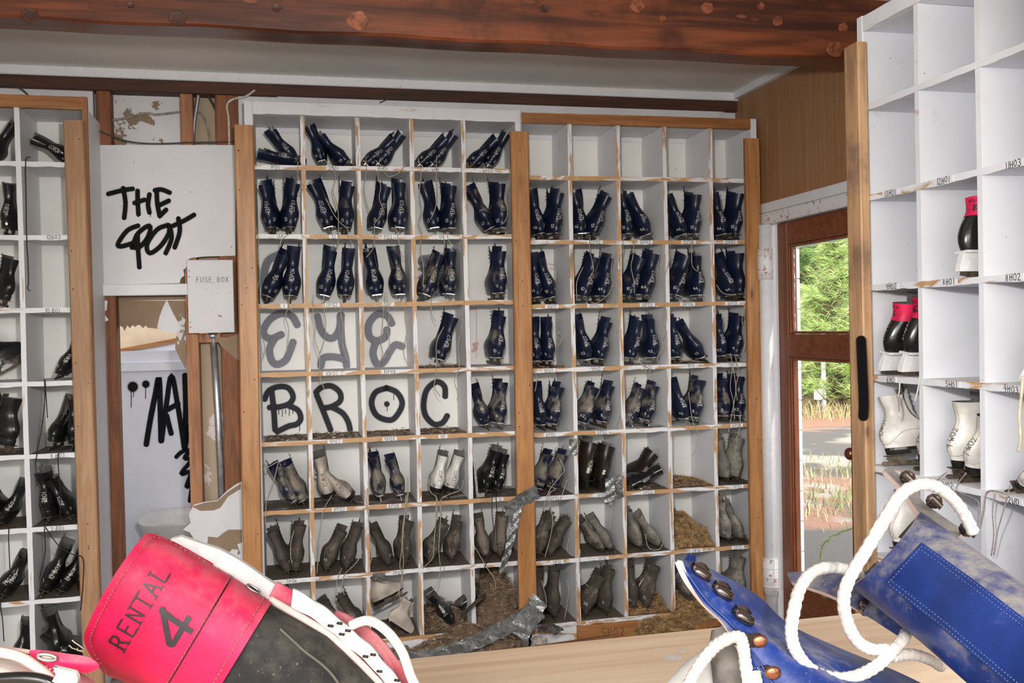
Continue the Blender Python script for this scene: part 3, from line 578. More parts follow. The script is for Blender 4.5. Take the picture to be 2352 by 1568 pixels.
# fuse box
fb = empty('fuse_box', (-.47, .26, 1.707), 'white painted wooden fuse box cover below the sprayed panel', 'fuse box')
def rel(o, p): o.parent = p; o.matrix_parent_inverse = Matrix.Translation(-Vector(p.location)); return o
o = MB().cbox(-.575, -.368, .245, .3005, 1.715, 2.065, .002).build('box_body', MT['studl']); rel(o, fb)
o = MB().cbox(-.582, -.360, .228, .2445, 1.705, 2.074, .002).build('cover_board', MT['dryw']); rel(o, fb); cv = o
o2 = write('lettering', 'FUSE BOX', .026, .0026, lambda a, b: (-.459+a, .2275, 1.962+b), MT['cabled'], None, .03); rel(o2, fb)
o3 = MB().box(-.545, -.395, .2274, .2279, 1.957, 1.9577).build('pencil_line', MT['cable']); rel(o3, fb)
for zz_ in (2.02, 1.99, 1.735, 1.76): 
    n_ = MB(); n_.tube([(-.572, .229, zz_), (-.572, .2265, zz_)], .003, 8); rel(n_.build('nail_head', MT['rust']), fb)
# conduit
cd_ = MB(); a, b = at(489, 768, 1, .318), at(514, 1150, 1, .318); a.z = 1.704; cd_.tube([a, a.lerp(b, .5), (b.x, .318, .3)], .0175, 14)
cd_.tube([a+Vector((0, 0, -.0)), a+Vector((0, 0, -.03))], .026, 12); tag(cd_.build('conduit', MT['galv'], None, True), 'galvanised steel conduit running down from the fuse box', 'conduit')
# torn drywall left of the first pine post
rj = random.Random(4)
torn = [(440, 1168), (446, 1158), (470, 1152), (500, 1148), (520, 1128), (540, 1113), (560, 1103), (566, 1330), (450, 1330), (451, 1255), (444, 1235), (436, 1222), (420, 1216), (438, 1200), (434, 1180)]
sheetpoly('drywall_sheet', torn, .290, .3015, MT['dryw'], wall, MT['paper'])
sheetpoly('paper_tear', [(441, 1163), (470, 1154), (500, 1150), (522, 1130), (553, 1110), (553, 1122), (524, 1140), (506, 1166), (490, 1172), (460, 1173)], .2885, .2898, MT['paper'], wall)
sheetpoly('paper_tear', [(478, 1232), (500, 1234), (512, 1224), (525, 1216), (556, 1216), (556, 1245), (545, 1250), (552, 1270), (545, 1276), (535, 1262), (522, 1270), (524, 1320), (480, 1330), (470, 1300)], .2885, .2898, MT['paper'], wall)
sheetpoly('drywall_sheet', [(494, 772), (520, 776), (545, 768), (560, 768), (560, 832), (545, 826), (526, 810), (508, 796)], .290, .3015, MT['paper'], wall, MT['dryw'])
sheetpoly('paper_tear', [(232, 690), (247, 690), (245, 712), (236, 716), (250, 735), (232, 742)], .2995, .3015, MT['dryw'], wall)
# cables in the open wall
def cable(name, pts, r, mat, label): 
    m = MB(); m.tube(catmull(pts, 6), r, 8); return tag(m.build(name, mat, None, True), label, 'cable')
A = lambda x, y, d=.30: at(x/5.6+200, y/5.6+180, 1, d)
cable('flat_cable', [A(250, 540, .36), A(480, 515, .36), A(740, 450, .36), (A(900, 465, .36)), A(1210, 430, .36)], .0055, MT['cable'], 'grey flat cable crossing the open stud bay above the sprayed panel')
cable('black_wire', [A(130, 665, .283), A(300, 735, .283), A(560, 815, .286), A(900, 840, .29), A(1300, 825, .286), A(1700, 820, .286), A(1890, 810, .286)], .0036, MT['cabled'], 'thin dark wire sagging along the top of the sprayed panel')
cable('metal_conduit', [A(1440, 130, .34), A(1420, 300, .34), A(1380, 560, .34), A(1360, 880, .34)], .0105, MT['galv'], 'flexible metal conduit beside the middle stud')
cable('dark_cable', [A(1500, 130, .34), A(1620, 330, .34), A(1720, 560, .31), A(1775, 870, .31)], .006, MT['cabled'], 'dark cable slanting right from the header plate')
cable('grey_loop_cable', [A(1340, 430, .35), A(1450, 440, .35), A(1520, 540, .35), A(1575, 740, .35), A(1580, 870, .35)], .005, MT['cable'], 'grey cable looping down from the middle stud')
cable('cream_cable', [A(2160, 150, .29), A(2040, 230, .288), A(1870, 270, .288), A(1800, 350, .288), A(1820, 520, .288), A(1830, 860, .288)], .0058, MT['cablew'], 'cream cable hooked over beside the first pine post')
cable('black_wire', [at(0, 196, 1, .27), at(25, 194, 1, .27), at(50, 205, 1, .27), at(66, 220, 1, .27)], .004, MT['cabled'], 'dark wire arching above the left shelf')
cable('thin_wire', [at(948, 211, 1, .295), at(905, 222, 1, .28), at(872, 236, 1, .26)], .0026, MT['cabled'], 'thin dark wire stub above the white top rail')
# ------------------------------------------------------------------ the room seen through the torn wall
YF = 1.55
fw = MB(); fw.box(-3.0, .6, YF, YF+.05, 0, 1.60); FW = struct(fw.build('wall_far', MT['gyp']))
q1, q2 = at(267, 836, 1, YF), at(428, 852, 1, YF)
t6 = MB(); t6.cbox(-3.0, .6, YF-.03, YF+.06, q1.z-.05, q1.z+.012, .004); struct(t6.build('trim_6', MT['trimw']))
fw = MB(); fw.box(-3.0, .6, 2.55, 2.6, 0, ZC); struct(fw.build('wall_end', MT['cream']))
g = MB(); a, b = at(270, 802, 1, 2.5), at(430, 772, 1, 2.5); d = (b-a)
P = [a-d*.6, b+d*.6]; g.prism([(P[0].x, P[0].z-.9), (P[1].x, P[1].z-.9), (P[1].x, P[1].z-.03), (P[0].x, P[0].z-.03)], 2.46, 2.54); struct(g.build('wall_inner', MT['gyp']))
g = MB(); g.prism([(P[0].x, P[0].z-.03), (P[1].x, P[1].z-.03), (P[1].x, P[1].z), (P[0].x, P[0].z)], 2.45, 2.54); struct(g.build('trim_7', MT['rail']))
onf = lambda q: (lambda x, y: at(x, y, 1, YF-.0006-.0003*q))
spray('graffiti_letter', [[(336, 1020), (345, 965), (357, 905), (365, 868), (368, 930), (370, 1012)]], 12, onf(0), MT['spray'], FW, 1.5)
spray('graffiti_letter', [[(371, 1012), (382, 930), (394, 862), (408, 930), (424, 1030)], [(386, 940), (409, 927)], [(383, 955), (393, 995)]], 11, onf(1), MT['spray'], FW, 1.5)
spray('graffiti_letter', [[(425, 862), (427, 940), (424, 1028), (432, 980)]], 12, onf(0), MT['spray'], FW, 1.5)
spray('graffiti_letter', [[(405, 1049), (418, 1037), (436, 1034), (424, 1052), (440, 1055), (416, 1088), (438, 1084), (428, 1118), (440, 1112), (436, 1150)]], 9, onf(1), MT['spray'], FW, 1.5)
spray('graffiti_dots', [], 3, onf(2), MT['spray'], FW, dots=[(305, 888, 11), (335, 882, 8)], drips=[(301, 896, 935, 1.6), (306, 897, 912, 1.4), (334, 888, 915, 1.6)])
# wash basin on the far wall
B0 = at(408, 1225, 1, YF-.26); bs = MB(); rows = []
for z, rx, ry in ((-.06, .10, .10), (.0, .19, .18), (.07, .235, .225), (.15, .262, .25), (.168, .27, .255), (.168, .25, .235), (.12, .22, .21), (.05, .14, .14)):
    rows.append([(B0.x+.08+rx*1.1*math.copysign(abs(math.cos(q))**.55, math.cos(q)), B0.y+ry*math.copysign(abs(math.sin(q))**.55, math.sin(q)), B0.z-.055+z) for q in [2*PI*j/28 for j in range(29)]])
bs.grid(rows); bs.add(rows[-1][:28], [tuple(range(28))]); bs.add(rows[0][:28], [tuple(range(28))])
tag(bs.build('wash_basin', MT['basin'], None, True), 'white wash basin on the far wall seen through the torn wall', 'basin')
pd = MB(); c = at(326, 1258, 1, YF-.08); pd.cbox(c.x-.02, c.x+.025, YF-.075, YF-.001, c.z-.12, c.z+.045, .004)
tag(pd.build('wood_block', MT['rust']), 'small dark block against the far wall below the basin', 'block')
# ------------------------------------------------------------------ ice skates
def sstep(a, b, x):
    t = min(1, max(0, (x-a)/(b-a))); return t*t*(3-2*t)
class Boot:
    """parametric skate boot: heel toward -y, toe toward +y, blade on z = 0"""
    def __init__(s, kind, twist=0, var=0, fine=1):
        s.kind = kind; rr = random.Random(kind+str(var)); s.fine = fine
        b0 = .080 if kind == 'H' else (.066 if kind == 'K' else .040); s.b0 = b0
        if kind in 'HK':
            L = [(b0, .004, .250, .036), (.085, -.004, .262, .042), (.105, -.008, .265, .045), (.125, -.009, .262, .046), (.145, -.007, .235, .044), (.165, -.003, .19, .042), (.185, .003, .15, .040), (.205, .008, .130, .040), (.235, .010, .124, .042), (.265, .006, .122, .044), (.300, -.004, .122, .046)]
        else:
            L = [(b0, .012, .246, .033), (.050, .007, .252, .037), (.066, .003, .256, .041), (.070, .004, .254, .0405), (.085, -.003, .257, .0455), (.105, -.010, .254, .0485), (.125, -.010, .236, .047), (.145, -.003, .200, .0405), (.165, .008, .165, .0335), (.185, .017, .142, .0282), (.205, .021, .130, .0265), (.235, .019, .123, .0278), (.265, .012, .119, .0300), (.295, .004, .117, .0318)]
        if kind == 'H': L = [(b0, *L[0][1:])]+[(z+.014*(1-sstep(.2, .3, z)), *q) for z, *q in L[1:]]
        s.L = np.array(L); s.top = s.L[-1, 0]; s.tw = math.radians(twist)
        s.gmax = rr.uniform(.35, .75); s.spl = rr.uniform(.04, .26); s.bend = rr.uniform(-.15, .15); s.rise = rr.uniform(.022, .034) if kind not in 'HK' else -.03
        s.asym = rr.choice((-1, 1))*rr.uniform(.3, .8); s.slump = rr.uniform(.012, .034)
    def p(s, th, z):
        L = s.L; yb, yf, hw = (np.interp(z, L[:, 0], L[:, i]) for i in (1, 2, 3))
        yc, a = (yb+yf)/2, (yf-yb)/2; c, q = math.cos(th), math.sin(th); n = 2/2.35
        y = yc-a*math.copysign(abs(c)**n, c); x = hw*math.copysign(abs(q)**n, q)
        fr = (y-yb)/(yf-yb); low = 1-sstep(.12, .19, z); x *= 1-low*(.08*(1-sstep(.0, .45, fr))+.10*sstep(.75, 1, fr))
        k = sstep(.17, .29, z); f = sstep(1.75, PI-.25, abs(th))**1.6
        zz = z+k*f*s.rise*(1+s.asym*(1 if th > 0 else -1))-k*s.slump*(1-f)
        x *= 1+k*f*s.spl*1.6*(1+s.asym*(1 if th > 0 else -1)); y += k*f*s.spl*.02
        x += s.bend*max(0, z-.15)**1.2
        if s.kind in 'HK': y += .20*max(0, z-.13)
        t = s.tw*sstep(.12, .27, z); ax, ay = 0, .065; dx, dy = x-ax, y-ay
        return Vector((ax+dx*math.cos(t)-dy*math.sin(t), ay+dx*math.sin(t)+dy*math.cos(t), zz))
    def nrm(s, th, z):
        a = s.p(th+.03, z)-s.p(th-.03, z); b = s.p(th, z+.003)-s.p(th, z-.003); n = a.cross(b); return n.normalized()
    def shell(s, z0, z1, mi=0, off=0., inner=True, steps=None, cols=None):
        m = MB(); zs = steps or sorted(set([z for z in s.L[:, 0] if z0 <= z <= z1]+[z0, z1]+[(a+b)/2 for a, b in zip(s.L[:-1, 0], s.L[1:, 0]) if z0 <= (a+b)/2 <= z1 and (b-a) > .015 and s.fine > 1]))
        N = cols or (26 if s.fine == 1 else 48); O = []; I = []
        for z in zs:
            g = s.gmax*sstep(.14, .27, z); ro = []; ri = []
            for j in range(N+1):
                th = (PI-g)*(2*j/N-1); q = s.p(th, z)
                if off: q = q+s.nrm(th, z)*off
                ro.append(q); c = s.p(0, z).lerp(s.p(PI, z), .5); c.z = q.z; v = c-q; ri.append(q+v.normalized()*min(.0034+off, v.length*.5))
            O.append(ro); I.append(ri)
        m.grid(O, mi, False)
        if inner:
            k0 = max(0, next((i for i, z in enumerate(zs) if z >= .13), 0)); m.grid(I[k0:], mi+1, True); m.grid([O[-1], I[-1]], mi+1, False)
            m.grid([[r_[0] for r_ in I[k0:]], [r_[0] for r_ in O[k0:]]], mi+1); m.grid([[r_[-1] for r_ in O[k0:]], [r_[-1] for r_ in I[k0:]]], mi+1)
        return m
    def foot(s, z, y1=1., n=26, sc=1.):
        o = [s.p(PI*(2*j/n-1), z) for j in range(n)]; return [Vector((q.x*sc, min(q.y, y1), z)) for q in o]
BC = {}
KM = {'P': ('navy', 'navy'), 'D': ('dirt', 'dirt'), 'G': ('grime', 'grime'), 'W': ('whitel', 'greyl'), 'C': ('creaml', 'greyl'), 'B': ('blackl', 'greyl'), 'H': ('blackl', 'greyl'), 'K': ('brownl', 'greyl')}
def skate_meshes(kind, twist, var):
    key = (kind, twist, var)
    if key in BC: return BC[key]
    b = Boot(kind, twist, var); R = {'boot': b}; mo, mi = (MT[k] for k in KM[kind]); b0 = b.b0
    z_up = .066 if kind in 'WCB' else b0
    bm = b.shell(z_up, b.top)
    R['boot_mesh'] = bm.mesh('boot', [mo, mi], True)
    parts = []
    # sole: heel block and forepart
    if kind in 'WCB':
        so = MB(); f0 = b.foot(.0655, sc=1.04); f1 = b.foot(.0655, sc=1.02); n = len(f0)
        hb = [Vector((q.x*.93, min(q.y, .085)+.004, b0)) for q in f0]; top = [Vector((q.x, q.y-.001, .0665)) for q in f0]; mid = [Vector((q.x, min(q.y, .088), .056)) for q in f0]; mf = [Vector((q.x, q.y, .054)) for q in f1]
        so.grid([top+[top[0]], mf+[mf[0]]], 0, True); so.add(mf, [tuple(range(n))[::-1]]); so.grid([mid+[mid[0]], hb+[hb[0]]], 0, True); so.add(hb, [tuple(range(n))[::-1]])
        parts.append(('sole', so.mesh('sole', MT['soleb'], False)))
    elif kind in 'PDG':
        so = MB(); n = 26; f0 = b.foot(b0+.001); a = [Vector((q.x*.96, min(q.y, .082), b0-.004)) for q in f0]; c = [Vector((q.x*.98, min(q.y, .084), b0+.0015)) for q in f0]
        so.grid([c+[c[0]], a+[a[0]]], 0, True); so.add(a, [tuple(range(n))[::-1]])
        f1 = [Vector((q.x*.97, max(q.y, .10), b0+.001)) for q in f0]; so.add(f1, [tuple(range(n))[::-1]])
        parts.append(('sole', so.mesh('sole', MT['solew'] if kind == 'P' else mo, False)))
    bl = MB()
    if kind in 'HK':
        prof = [(-.012, .004), (.02, 0), (.24, 0), (.275, .012), (.27, .022), (-.008, .020)]; bl.prism(prof, -.0017, .0017, ax=0); parts.append(('runner', bl.mesh('runner', MT['rust'])))
        ho = MB(); hz = b0+.004; bb = [(-.02, .017), (.262, .017), (.272, .034), (.245, .036), (.232, hz), (.165, hz), (.158, .044), (.10, .038), (.085, hz), (-.002, hz), (-.018, .036)]
        ho.prism(bb, -.011, .011, ax=0); ho.prism([(-.004, hz-.005), (.088, hz-.005), (.088, hz+.003), (-.004, hz+.003)], -.03, .03, ax=0); ho.prism([(.155, hz-.005), (.245, hz-.005), (.245, hz+.003), (.155, hz+.003)], -.03, .03, ax=0)
        # moulded side recess ribs
        for sx in (-1, 1): ho.prism([(.005, .022), (.075, .022), (.07, .03), (.06, .054), (.02, .054), (.01, .03)], sx*.011, sx*.0125, ax=0)
        parts.append(('blade_holder', ho.mesh('blade_holder', MT['holder'] if kind == 'H' else MT['soleb'])))
    else:
        prof = [(-.018, .006), (-.006, 0), (.25, 0), (.276, .010), (.272, .018), (.05, .0155), (-.012, .016)]; bl.prism(prof, -.0019, .0019, ax=0)
        bl.prism([(.012, .014), (.058, .014), (.066, b0-.002), (.004, b0-.002)], -.0032, .0032, ax=0); bl.prism([(.15, .014), (.205, .014), (.215, b0+.010), (.14, b0+.010)], -.0032, .0032, ax=0)
        if kind in 'PDG': bl.add(*cone((0, .030), .017, .006, b0-.003, .015))
        for y0, y1, z in ((.0, .07, b0-.002), (.135, .225, b0+.008)): bl.box(-.024, .024, y0, y1, z-.003, z)
        parts.append(('blade', bl.mesh('blade', MT['chrome'] if kind == 'P' and var % 2 == 0 else MT['rust'])))
    # hooks along the two front edges
    hk = MB()
    for sg in (-1, 1):
        for i in range(6):
            z = .19+(b.top-.195)*i/5; g = b.gmax*sstep(.14, .27, z); th = sg*(PI-g-.10); q = b.p(th, z); nn = b.nrm(th, z)
            if i < 2: hk.tube([q+nn*.0005, q+nn*.0025], .004, 6)
            else: hk.tube([q, q+nn*.003, q+nn*.004+Vector((sg*.002, .001, .001))], [.003, .0028, .0034], 5)
    parts.append(('hooks', hk.mesh('hooks', MT['steel'] if kind in 'PWC' else MT['rust'])))
    # tongue
    tg = MB(); rows = []
    for i in range(9):
        z = .135+(b.top+.004-.135)*i/8; c = b.p(PI, min(z, b.top)); c0 = b.p(0, min(z, b.top)); d = (c-c0); d.z = 0; d = d.normalized(); sx = Vector((d.y, -d.x, 0)); w_ = .026+.010*i/8
        base = c-d*(.010+.014*i/8+(.02 if var % 2 else 0)*i/8); base.z = z; rows.append([base+sx*(w_*u)-d*(.012*u*u) for u in (-1, -.6, -.2, .2, .6, 1)])
    tg.sheet(rows, lambda i, j: Vector((0, -1, 0)), .004); parts.append(('tongue', recalc(tg.mesh('tongue', mi if kind in 'WCBHK' else mo, True))))
    if kind == 'H':
        cu_ = b.shell(.212, b.top, 0, .0016); parts.append(('cuff', cu_.mesh('cuff', [MT['pinkl'], MT['greyl']], True)))
    if kind in 'PDWCBK':
        st = MB(); w_ = .009     # back stay strip and counter seam
        for sg in (-1, 1):
            pts = [b.p(sg*(w_/np.interp(z, b.L[:, 0], b.L[:, 3])), z)+b.nrm(0, z)*.0004 for z in np.linspace(.09, b.top-.006, 14)]; st.tube(pts, .0007, 4)
        pts = [b.p(th, .082+.05*sstep(.5, 1.5, abs(th)))+b.nrm(th, .1)*.0004 for th in np.linspace(-1.9, 1.9, 30)]; st.tube(pts, .0009, 4)
        parts.append(('seam', st.mesh('seam', mo if kind != 'W' else MT['cable'], True)))
    R['parts'] = parts; BC[key] = R; return R
def cone(c, r0, r1, z1, z0):
    n = 12; v = [(c[0]+r0*math.cos(2*PI*j/n)*.9, c[1]+r0*math.sin(2*PI*j/n), z1) for j in range(n)]+[(c[0]+r1*math.cos(2*PI*j/n)*.6, c[1]+r1*math.sin(2*PI*j/n), z0) for j in range(n)]
    return v, [(j, n+j, n+(j+1) % n, (j+1) % n) for j in range(n)]
TH = .0225
ORD = ['first', 'second', 'third', 'fourth', 'fifth', 'sixth', 'seventh', 'eighth']
LBL = {'P': 'navy', 'D': 'mud-brown', 'G': 'pale grey dusty', 'W': 'white', 'C': 'cream', 'B': 'black', 'H': 'black pink-cuffed hockey', 'K': 'dark brown'}
def make_skate(kind, Mx, label, group, code='', size='', size2='', dust=.3, twist=0, var=0, side='', cufftext=None, codeth=0., ink=None):
    Rm = skate_meshes(kind, twist, var); root = empty('ice_skate', (0, 0, 0), label, 'ice skate', group); root.matrix_world = Mx
    b = Rm['boot']; o = link('boot', Rm['boot_mesh'], root); o['dust'] = dust
    for nm, me in Rm['parts']:
        q = link(nm, me, root)
        if nm in ('tongue', 'cuff', 'seam', 'sole'): q['dust'] = dust*.8
        if nm in ('hooks', 'seam', 'tongue')[:2]: q['kind'] = 'stuff'
    ik = ink or (MT['ink'] if kind in 'WC' else MT['chalk']); seed = len(bpy.data.objects)
    mk = MB(); zb_ = .10 if kind not in 'HK' else .11
    def surf(th, z): return b.p(th, z)+b.nrm(th, z)*.0009
    def wr(txt, h, w, th0, z0, rot, sd):
        st, L = text_strokes(txt, h, .74, .06, sd); hw = float(np.interp(z0, b.L[:, 0], b.L[:, 3]))*1.1; c, s_ = math.cos(rot), math.sin(rot)
        for pl in st:
            pl = [(a0+(a1-a0)*q/5, b0+(b1-b0)*q/5) for (a0, b0), (a1, b1) in zip(pl[:-1], pl[1:]) for q in range(5)]+[pl[-1]]
            pl = [(a-L/2, b_-h/2) for a, b_ in pl]; P2_ = [(a*c-b_*s_, a*s_+b_*c) for a, b_ in pl]
            ribbon2(mk, P2_, w, lambda a, b_: surf(th0+a/hw, z0+b_))
    if code: wr(code, .021, .0021, codeth, zb_+.045, PI/2-.05, seed)
    if size: wr(size, .017, .0026, -.62+codeth*.5, zb_-.022, .12, seed+1)
    if size2: wr(size2, .017, .0026, .62+codeth*.5, zb_-.022, -.12, seed+2)
    if cufftext and kind in 'HK':
        th0, big, small = cufftext
        mk2 = MB(); mk, mk_ = mk2, mk; o_p = surf; 
        def surf(th, z): return b.p(th, z)+b.nrm(th, z)*.0027
        wr(big, .030 if kind == 'H' else .026, .0055, th0, .255 if kind == 'H' else .125, .0, 3)
        if small: wr(small, .011, .0016, th0, .285, 0, 4)
        mk = mk_; link('cuff_number', mk2.mesh('cuff_number', MT['ink'] if kind == 'H' else MT['chalk']), root)['kind'] = 'stuff'
    if mk.v: link('marking', mk.mesh('marking', ik), root)['kind'] = 'stuff'
    return root
def extents(kind, twist, var, R3):
    Rm = skate_meshes(kind, twist, var); me = Rm['boot_mesh']; n = len(me.vertices); a = np.empty(n*3); me.vertices.foreach_get('co', a); a = a.reshape(-1, 3)
    a = np.vstack([a, [[-.0019, -.018, .0], [.0019, .276, 0], [0, .276, .01], [.024, 0, .036], [-.024, 0, .036], [.024, .225, .036], [-.024, .225, .036]]]); a = a@np.array(R3).T
    return a.min(0), a.max(0)
SK = {}
def put_skate(unit, row, col, i, n, bx, tx, ty, tw, kind, code, s1, s2, dust, **kw):
    """bx: heel x in the photo, tx/ty: where the top of the shaft shows; gives lean and size"""
    xs, zs, uname, grp, tops = unit; z = zs[row]+TH/2; xa, xb = xs[col]+TH/2+.002, xs[col+1]-TH/2-.002
    sy = None
    # photo row of the shelf at this x
    d0 = Vector((at(bx, 800, 1, .04).x, .04, z)); e = d0-CAM; by = 784-FPX*e.dot(cu)/e.dot(cw); ppm = FPX/e.dot(cw)
    hb = .042; lean = math.atan2(tx-bx, (by-hb*ppm)-ty); ln = math.hypot(tx-bx, (by-hb*ppm)-ty)/ppm
    sc = min(1.0, max(.80, (ln+hb)/.292)); sc = kw.pop('sc', sc); yaw = math.radians(kw.pop('yaw', tw*.22)); pit = math.radians(kw.pop('pit', 0)); lean = kw.pop('lean', lean)
    twq = int(round(tw*.8/12)*12); var = kw.pop('var', (row*5+col*3+i*2+len(xs)) % 5)
    R3 = Matrix.Rotation(lean, 3, 'Y')@Matrix.Rotation(pit, 3, 'X')@Matrix.Rotation(yaw, 3, 'Z')@Matrix.Scale(sc, 3)
    lo, hi = extents(kind, twq, var, R3); zt = (zs[row-1]-TH/2 if row else 2.762)-.006-z
    if hi[2]-lo[2] > zt: q_ = zt/(hi[2]-lo[2]); R3 = R3@Matrix.Scale(q_, 3); lo, hi = lo*q_, hi*q_
    X = at(bx, by-hb*ppm, 1, .05).x-(R3@Vector((0, .03, .042))).x
    if X+lo[0] < xa: X = xa-lo[0]
    if X+hi[0] > xb: X = xb-hi[0]
    if hi[0]-lo[0] > xb-xa: X = (xa+xb)/2-(lo[0]+hi[0])/2
    Y = min(kw.pop('y', .03), DEP-.012-hi[1]); Z = z+.0035-lo[2]
    Mx = Matrix.Translation((X, Y, Z))@R3.to_4x4()
    dust = dust+(.22 if kind in 'DG' else 0); dust = .56+(dust-.56)*.3 if kind == 'P' and dust > .56 else dust; pos = '' if n == 1 else (['left', 'right'][i] if n == 2 else ['left', 'middle', 'right'][i])
    adj = 'dusty ' if dust > .5 and kind in 'PBWC' else ''
    lab = f"{adj}{LBL[kind]} ice skate, {('only one' if n == 1 else pos)} in row {ORD[row]}, column {ORD[col]}, {uname}"
    SK[uname, row, col, i] = make_skate(kind, Mx, lab, grp, code, s1, s2, dust, twq, var, **kw)
    return SK[uname, row, col, i]
UNL = (LX, LZ, 'white-topped shelf', 'skates in the white-topped shelf', 0); UNR = (RX, RZ, 'brown-topped shelf', 'skates in the brown-topped shelf', 0); UNF = (FX, FZ, 'left shelf', 'skates in the left shelf', 0)
# row, column: [ (heel x, top x, top y, twist, kind, code, size left, size right, dust) ... ]
DL = {(0, 0): [(668, 600, 352, 10, 'P', '1P01', '', '', .45), (683, 636, 305, 10, 'P', '1P01', '34', '', .3)], (0, 1): [(736, 716, 287, -20, 'P', '', '34', '2', .2), (798, 748, 318, 10, 'P', '', '34', '2', .2)],
 (0, 2): [(841, 898, 318, 10, 'P', '3P01', '3', '35', .2), (884, 933, 312, 5, 'P', '3P01', '3', '35', .15)], (0, 3): [(965, 1022, 315, 10, 'P', '4P01', '36', '4', .2), (1007, 1058, 306, 5, 'P', '4P01', '4', '36', .15)],
 (0, 4): [(1085, 1134, 318, 10, 'P', '4P02', '36', '4', .2), (1122, 1160, 315, 5, 'P', '4P02', '4', '36', .15)],
 (1, 0): [(612, 601, 405, -30, 'P', '13P01', '47', '13', .2), (667, 675, 408, 30, 'P', '13P01', '13', '47', .2)], (1, 1): [(748, 721, 411, -28, 'P', '13P02', '47', '13', .3), (797, 801, 408, 28, 'P', '', '13', '47', .4)],
 (1, 2): [(868, 893, 411, 30, 'P', '13P03', '13', '47', .3), (919, 929, 411, 10, 'P', '13P03', '13', '47', .35)], (1, 3): [(998, 981, 411, -30, 'P', '', '47', '13', .25), (1036, 1040, 411, 25, 'P', '13P04', '13', '47', .4)],
 (1, 4): [(1126, 1079, 427, -30, 'P', '1', '47', '', .45), (1154, 1150, 413, 25, 'P', '13P', '13', '47', .5)],
 (2, 0): [(608, 650, 574, 12, 'P', '06', '44', '10', .2), (668, 678, 563, 0, 'P', '10P06', '44', '10', .2)], (2, 1): [(746, 770, 568, 12, 'P', '11P01', '45', '11', .15), (794, 804, 566, 0, 'P', '11P01', '11', '45', .1)],
 (2, 2): [(866, 853, 566, -20, 'P', '10P08', '44', '10', .35), (919, 914, 566, -5, 'P', '10P08', '10', '44', .6)], (2, 3): [(979, 1017, 580, 14, 'P', '10P07', '10', '44', .6), (1034, 1046, 566, 0, 'P', '10P07', '44', '10', .5)],
 (2, 4): [(1152, 1150, 563, 28, 'P', '11P05', '11', '45', .45)],
 (3, 3): [(1013, 1045, 725, 24, 'P', '10P07', '10', '44', .25)], (3, 4): [(1146, 1153, 714, 18, 'P', '10P', '10', '44', .45)],
 (4, 4): [(1118, 1092, 885, -12, 'P', 'P', '9', '43', .62), (1150, 1158, 875, 24, 'P', '9P11', '9', '43', .66)],
 (5, 0): [(657, 614, 1066, 8, 'P', '', '', '42', .8), (694, 659, 1060, -10, 'P', '', '42', '', .78)], (5, 1): [(750, 727, 1041, -10, 'C', '10.M-9', '6', '', .45), (808, 745, 1076, 10, 'C', '10M.9', '', '6', .45)],
 (5, 2): [(873, 862, 1044, -14, 'P', '', '43', '9', .78), (919, 902, 1047, -18, 'P', '', '9', '43', .74)], (5, 3): [(1003, 1022, 1041, 0, 'W', '10W02', '10', '', .25), (1034, 1060, 1041, 5, 'W', '10W02', '10', '', .25)],
 (5, 4): [(1118, 1146, 1028, 10, 'B', '5.B01', '5', '', .4), (1144, 1166, 1041, 10, 'B', '5.B01', '5', '', .4)],
 (6, 0): [(655, 621, 1215, -12, 'D', '', '', '1', .15), (680, 690, 1204, 26, 'D', '', '7', '4', .2)], (6, 1): [(751, 789, 1215, 16, 'D', '', '40', '7', .25), (797, 822, 1207, 10, 'D', '', '7', '40', .2)],
 (6, 2): [(890, 862, 1215, -10, 'D', '', '', '40', .15), (930, 938, 1192, 26, 'D', '', '', '7', .3)], (6, 3): [(988, 1026, 1201, 16, 'D', '', '7', '', .3), (1039, 1059, 1192, 10, 'D', '', '7', '', .35)],
 (6, 4): [(1116, 1101, 1184, -16, 'D', '', '', '7', .5), (1150, 1160, 1186, 20, 'D', '', '', '', .5)],
 (7, 0): [(690, 645, 1345, 0, 'D', '', '', '', .2)], (7, 1): [(782, 748, 1392, 8, 'D', '', '', '', .3), (836, 793, 1366, -10, 'D', '6P07', '', '', .2)], (7, 3): [(1014, 980, 1374, -6, 'B', '5-B01', '', '5', .45)]}
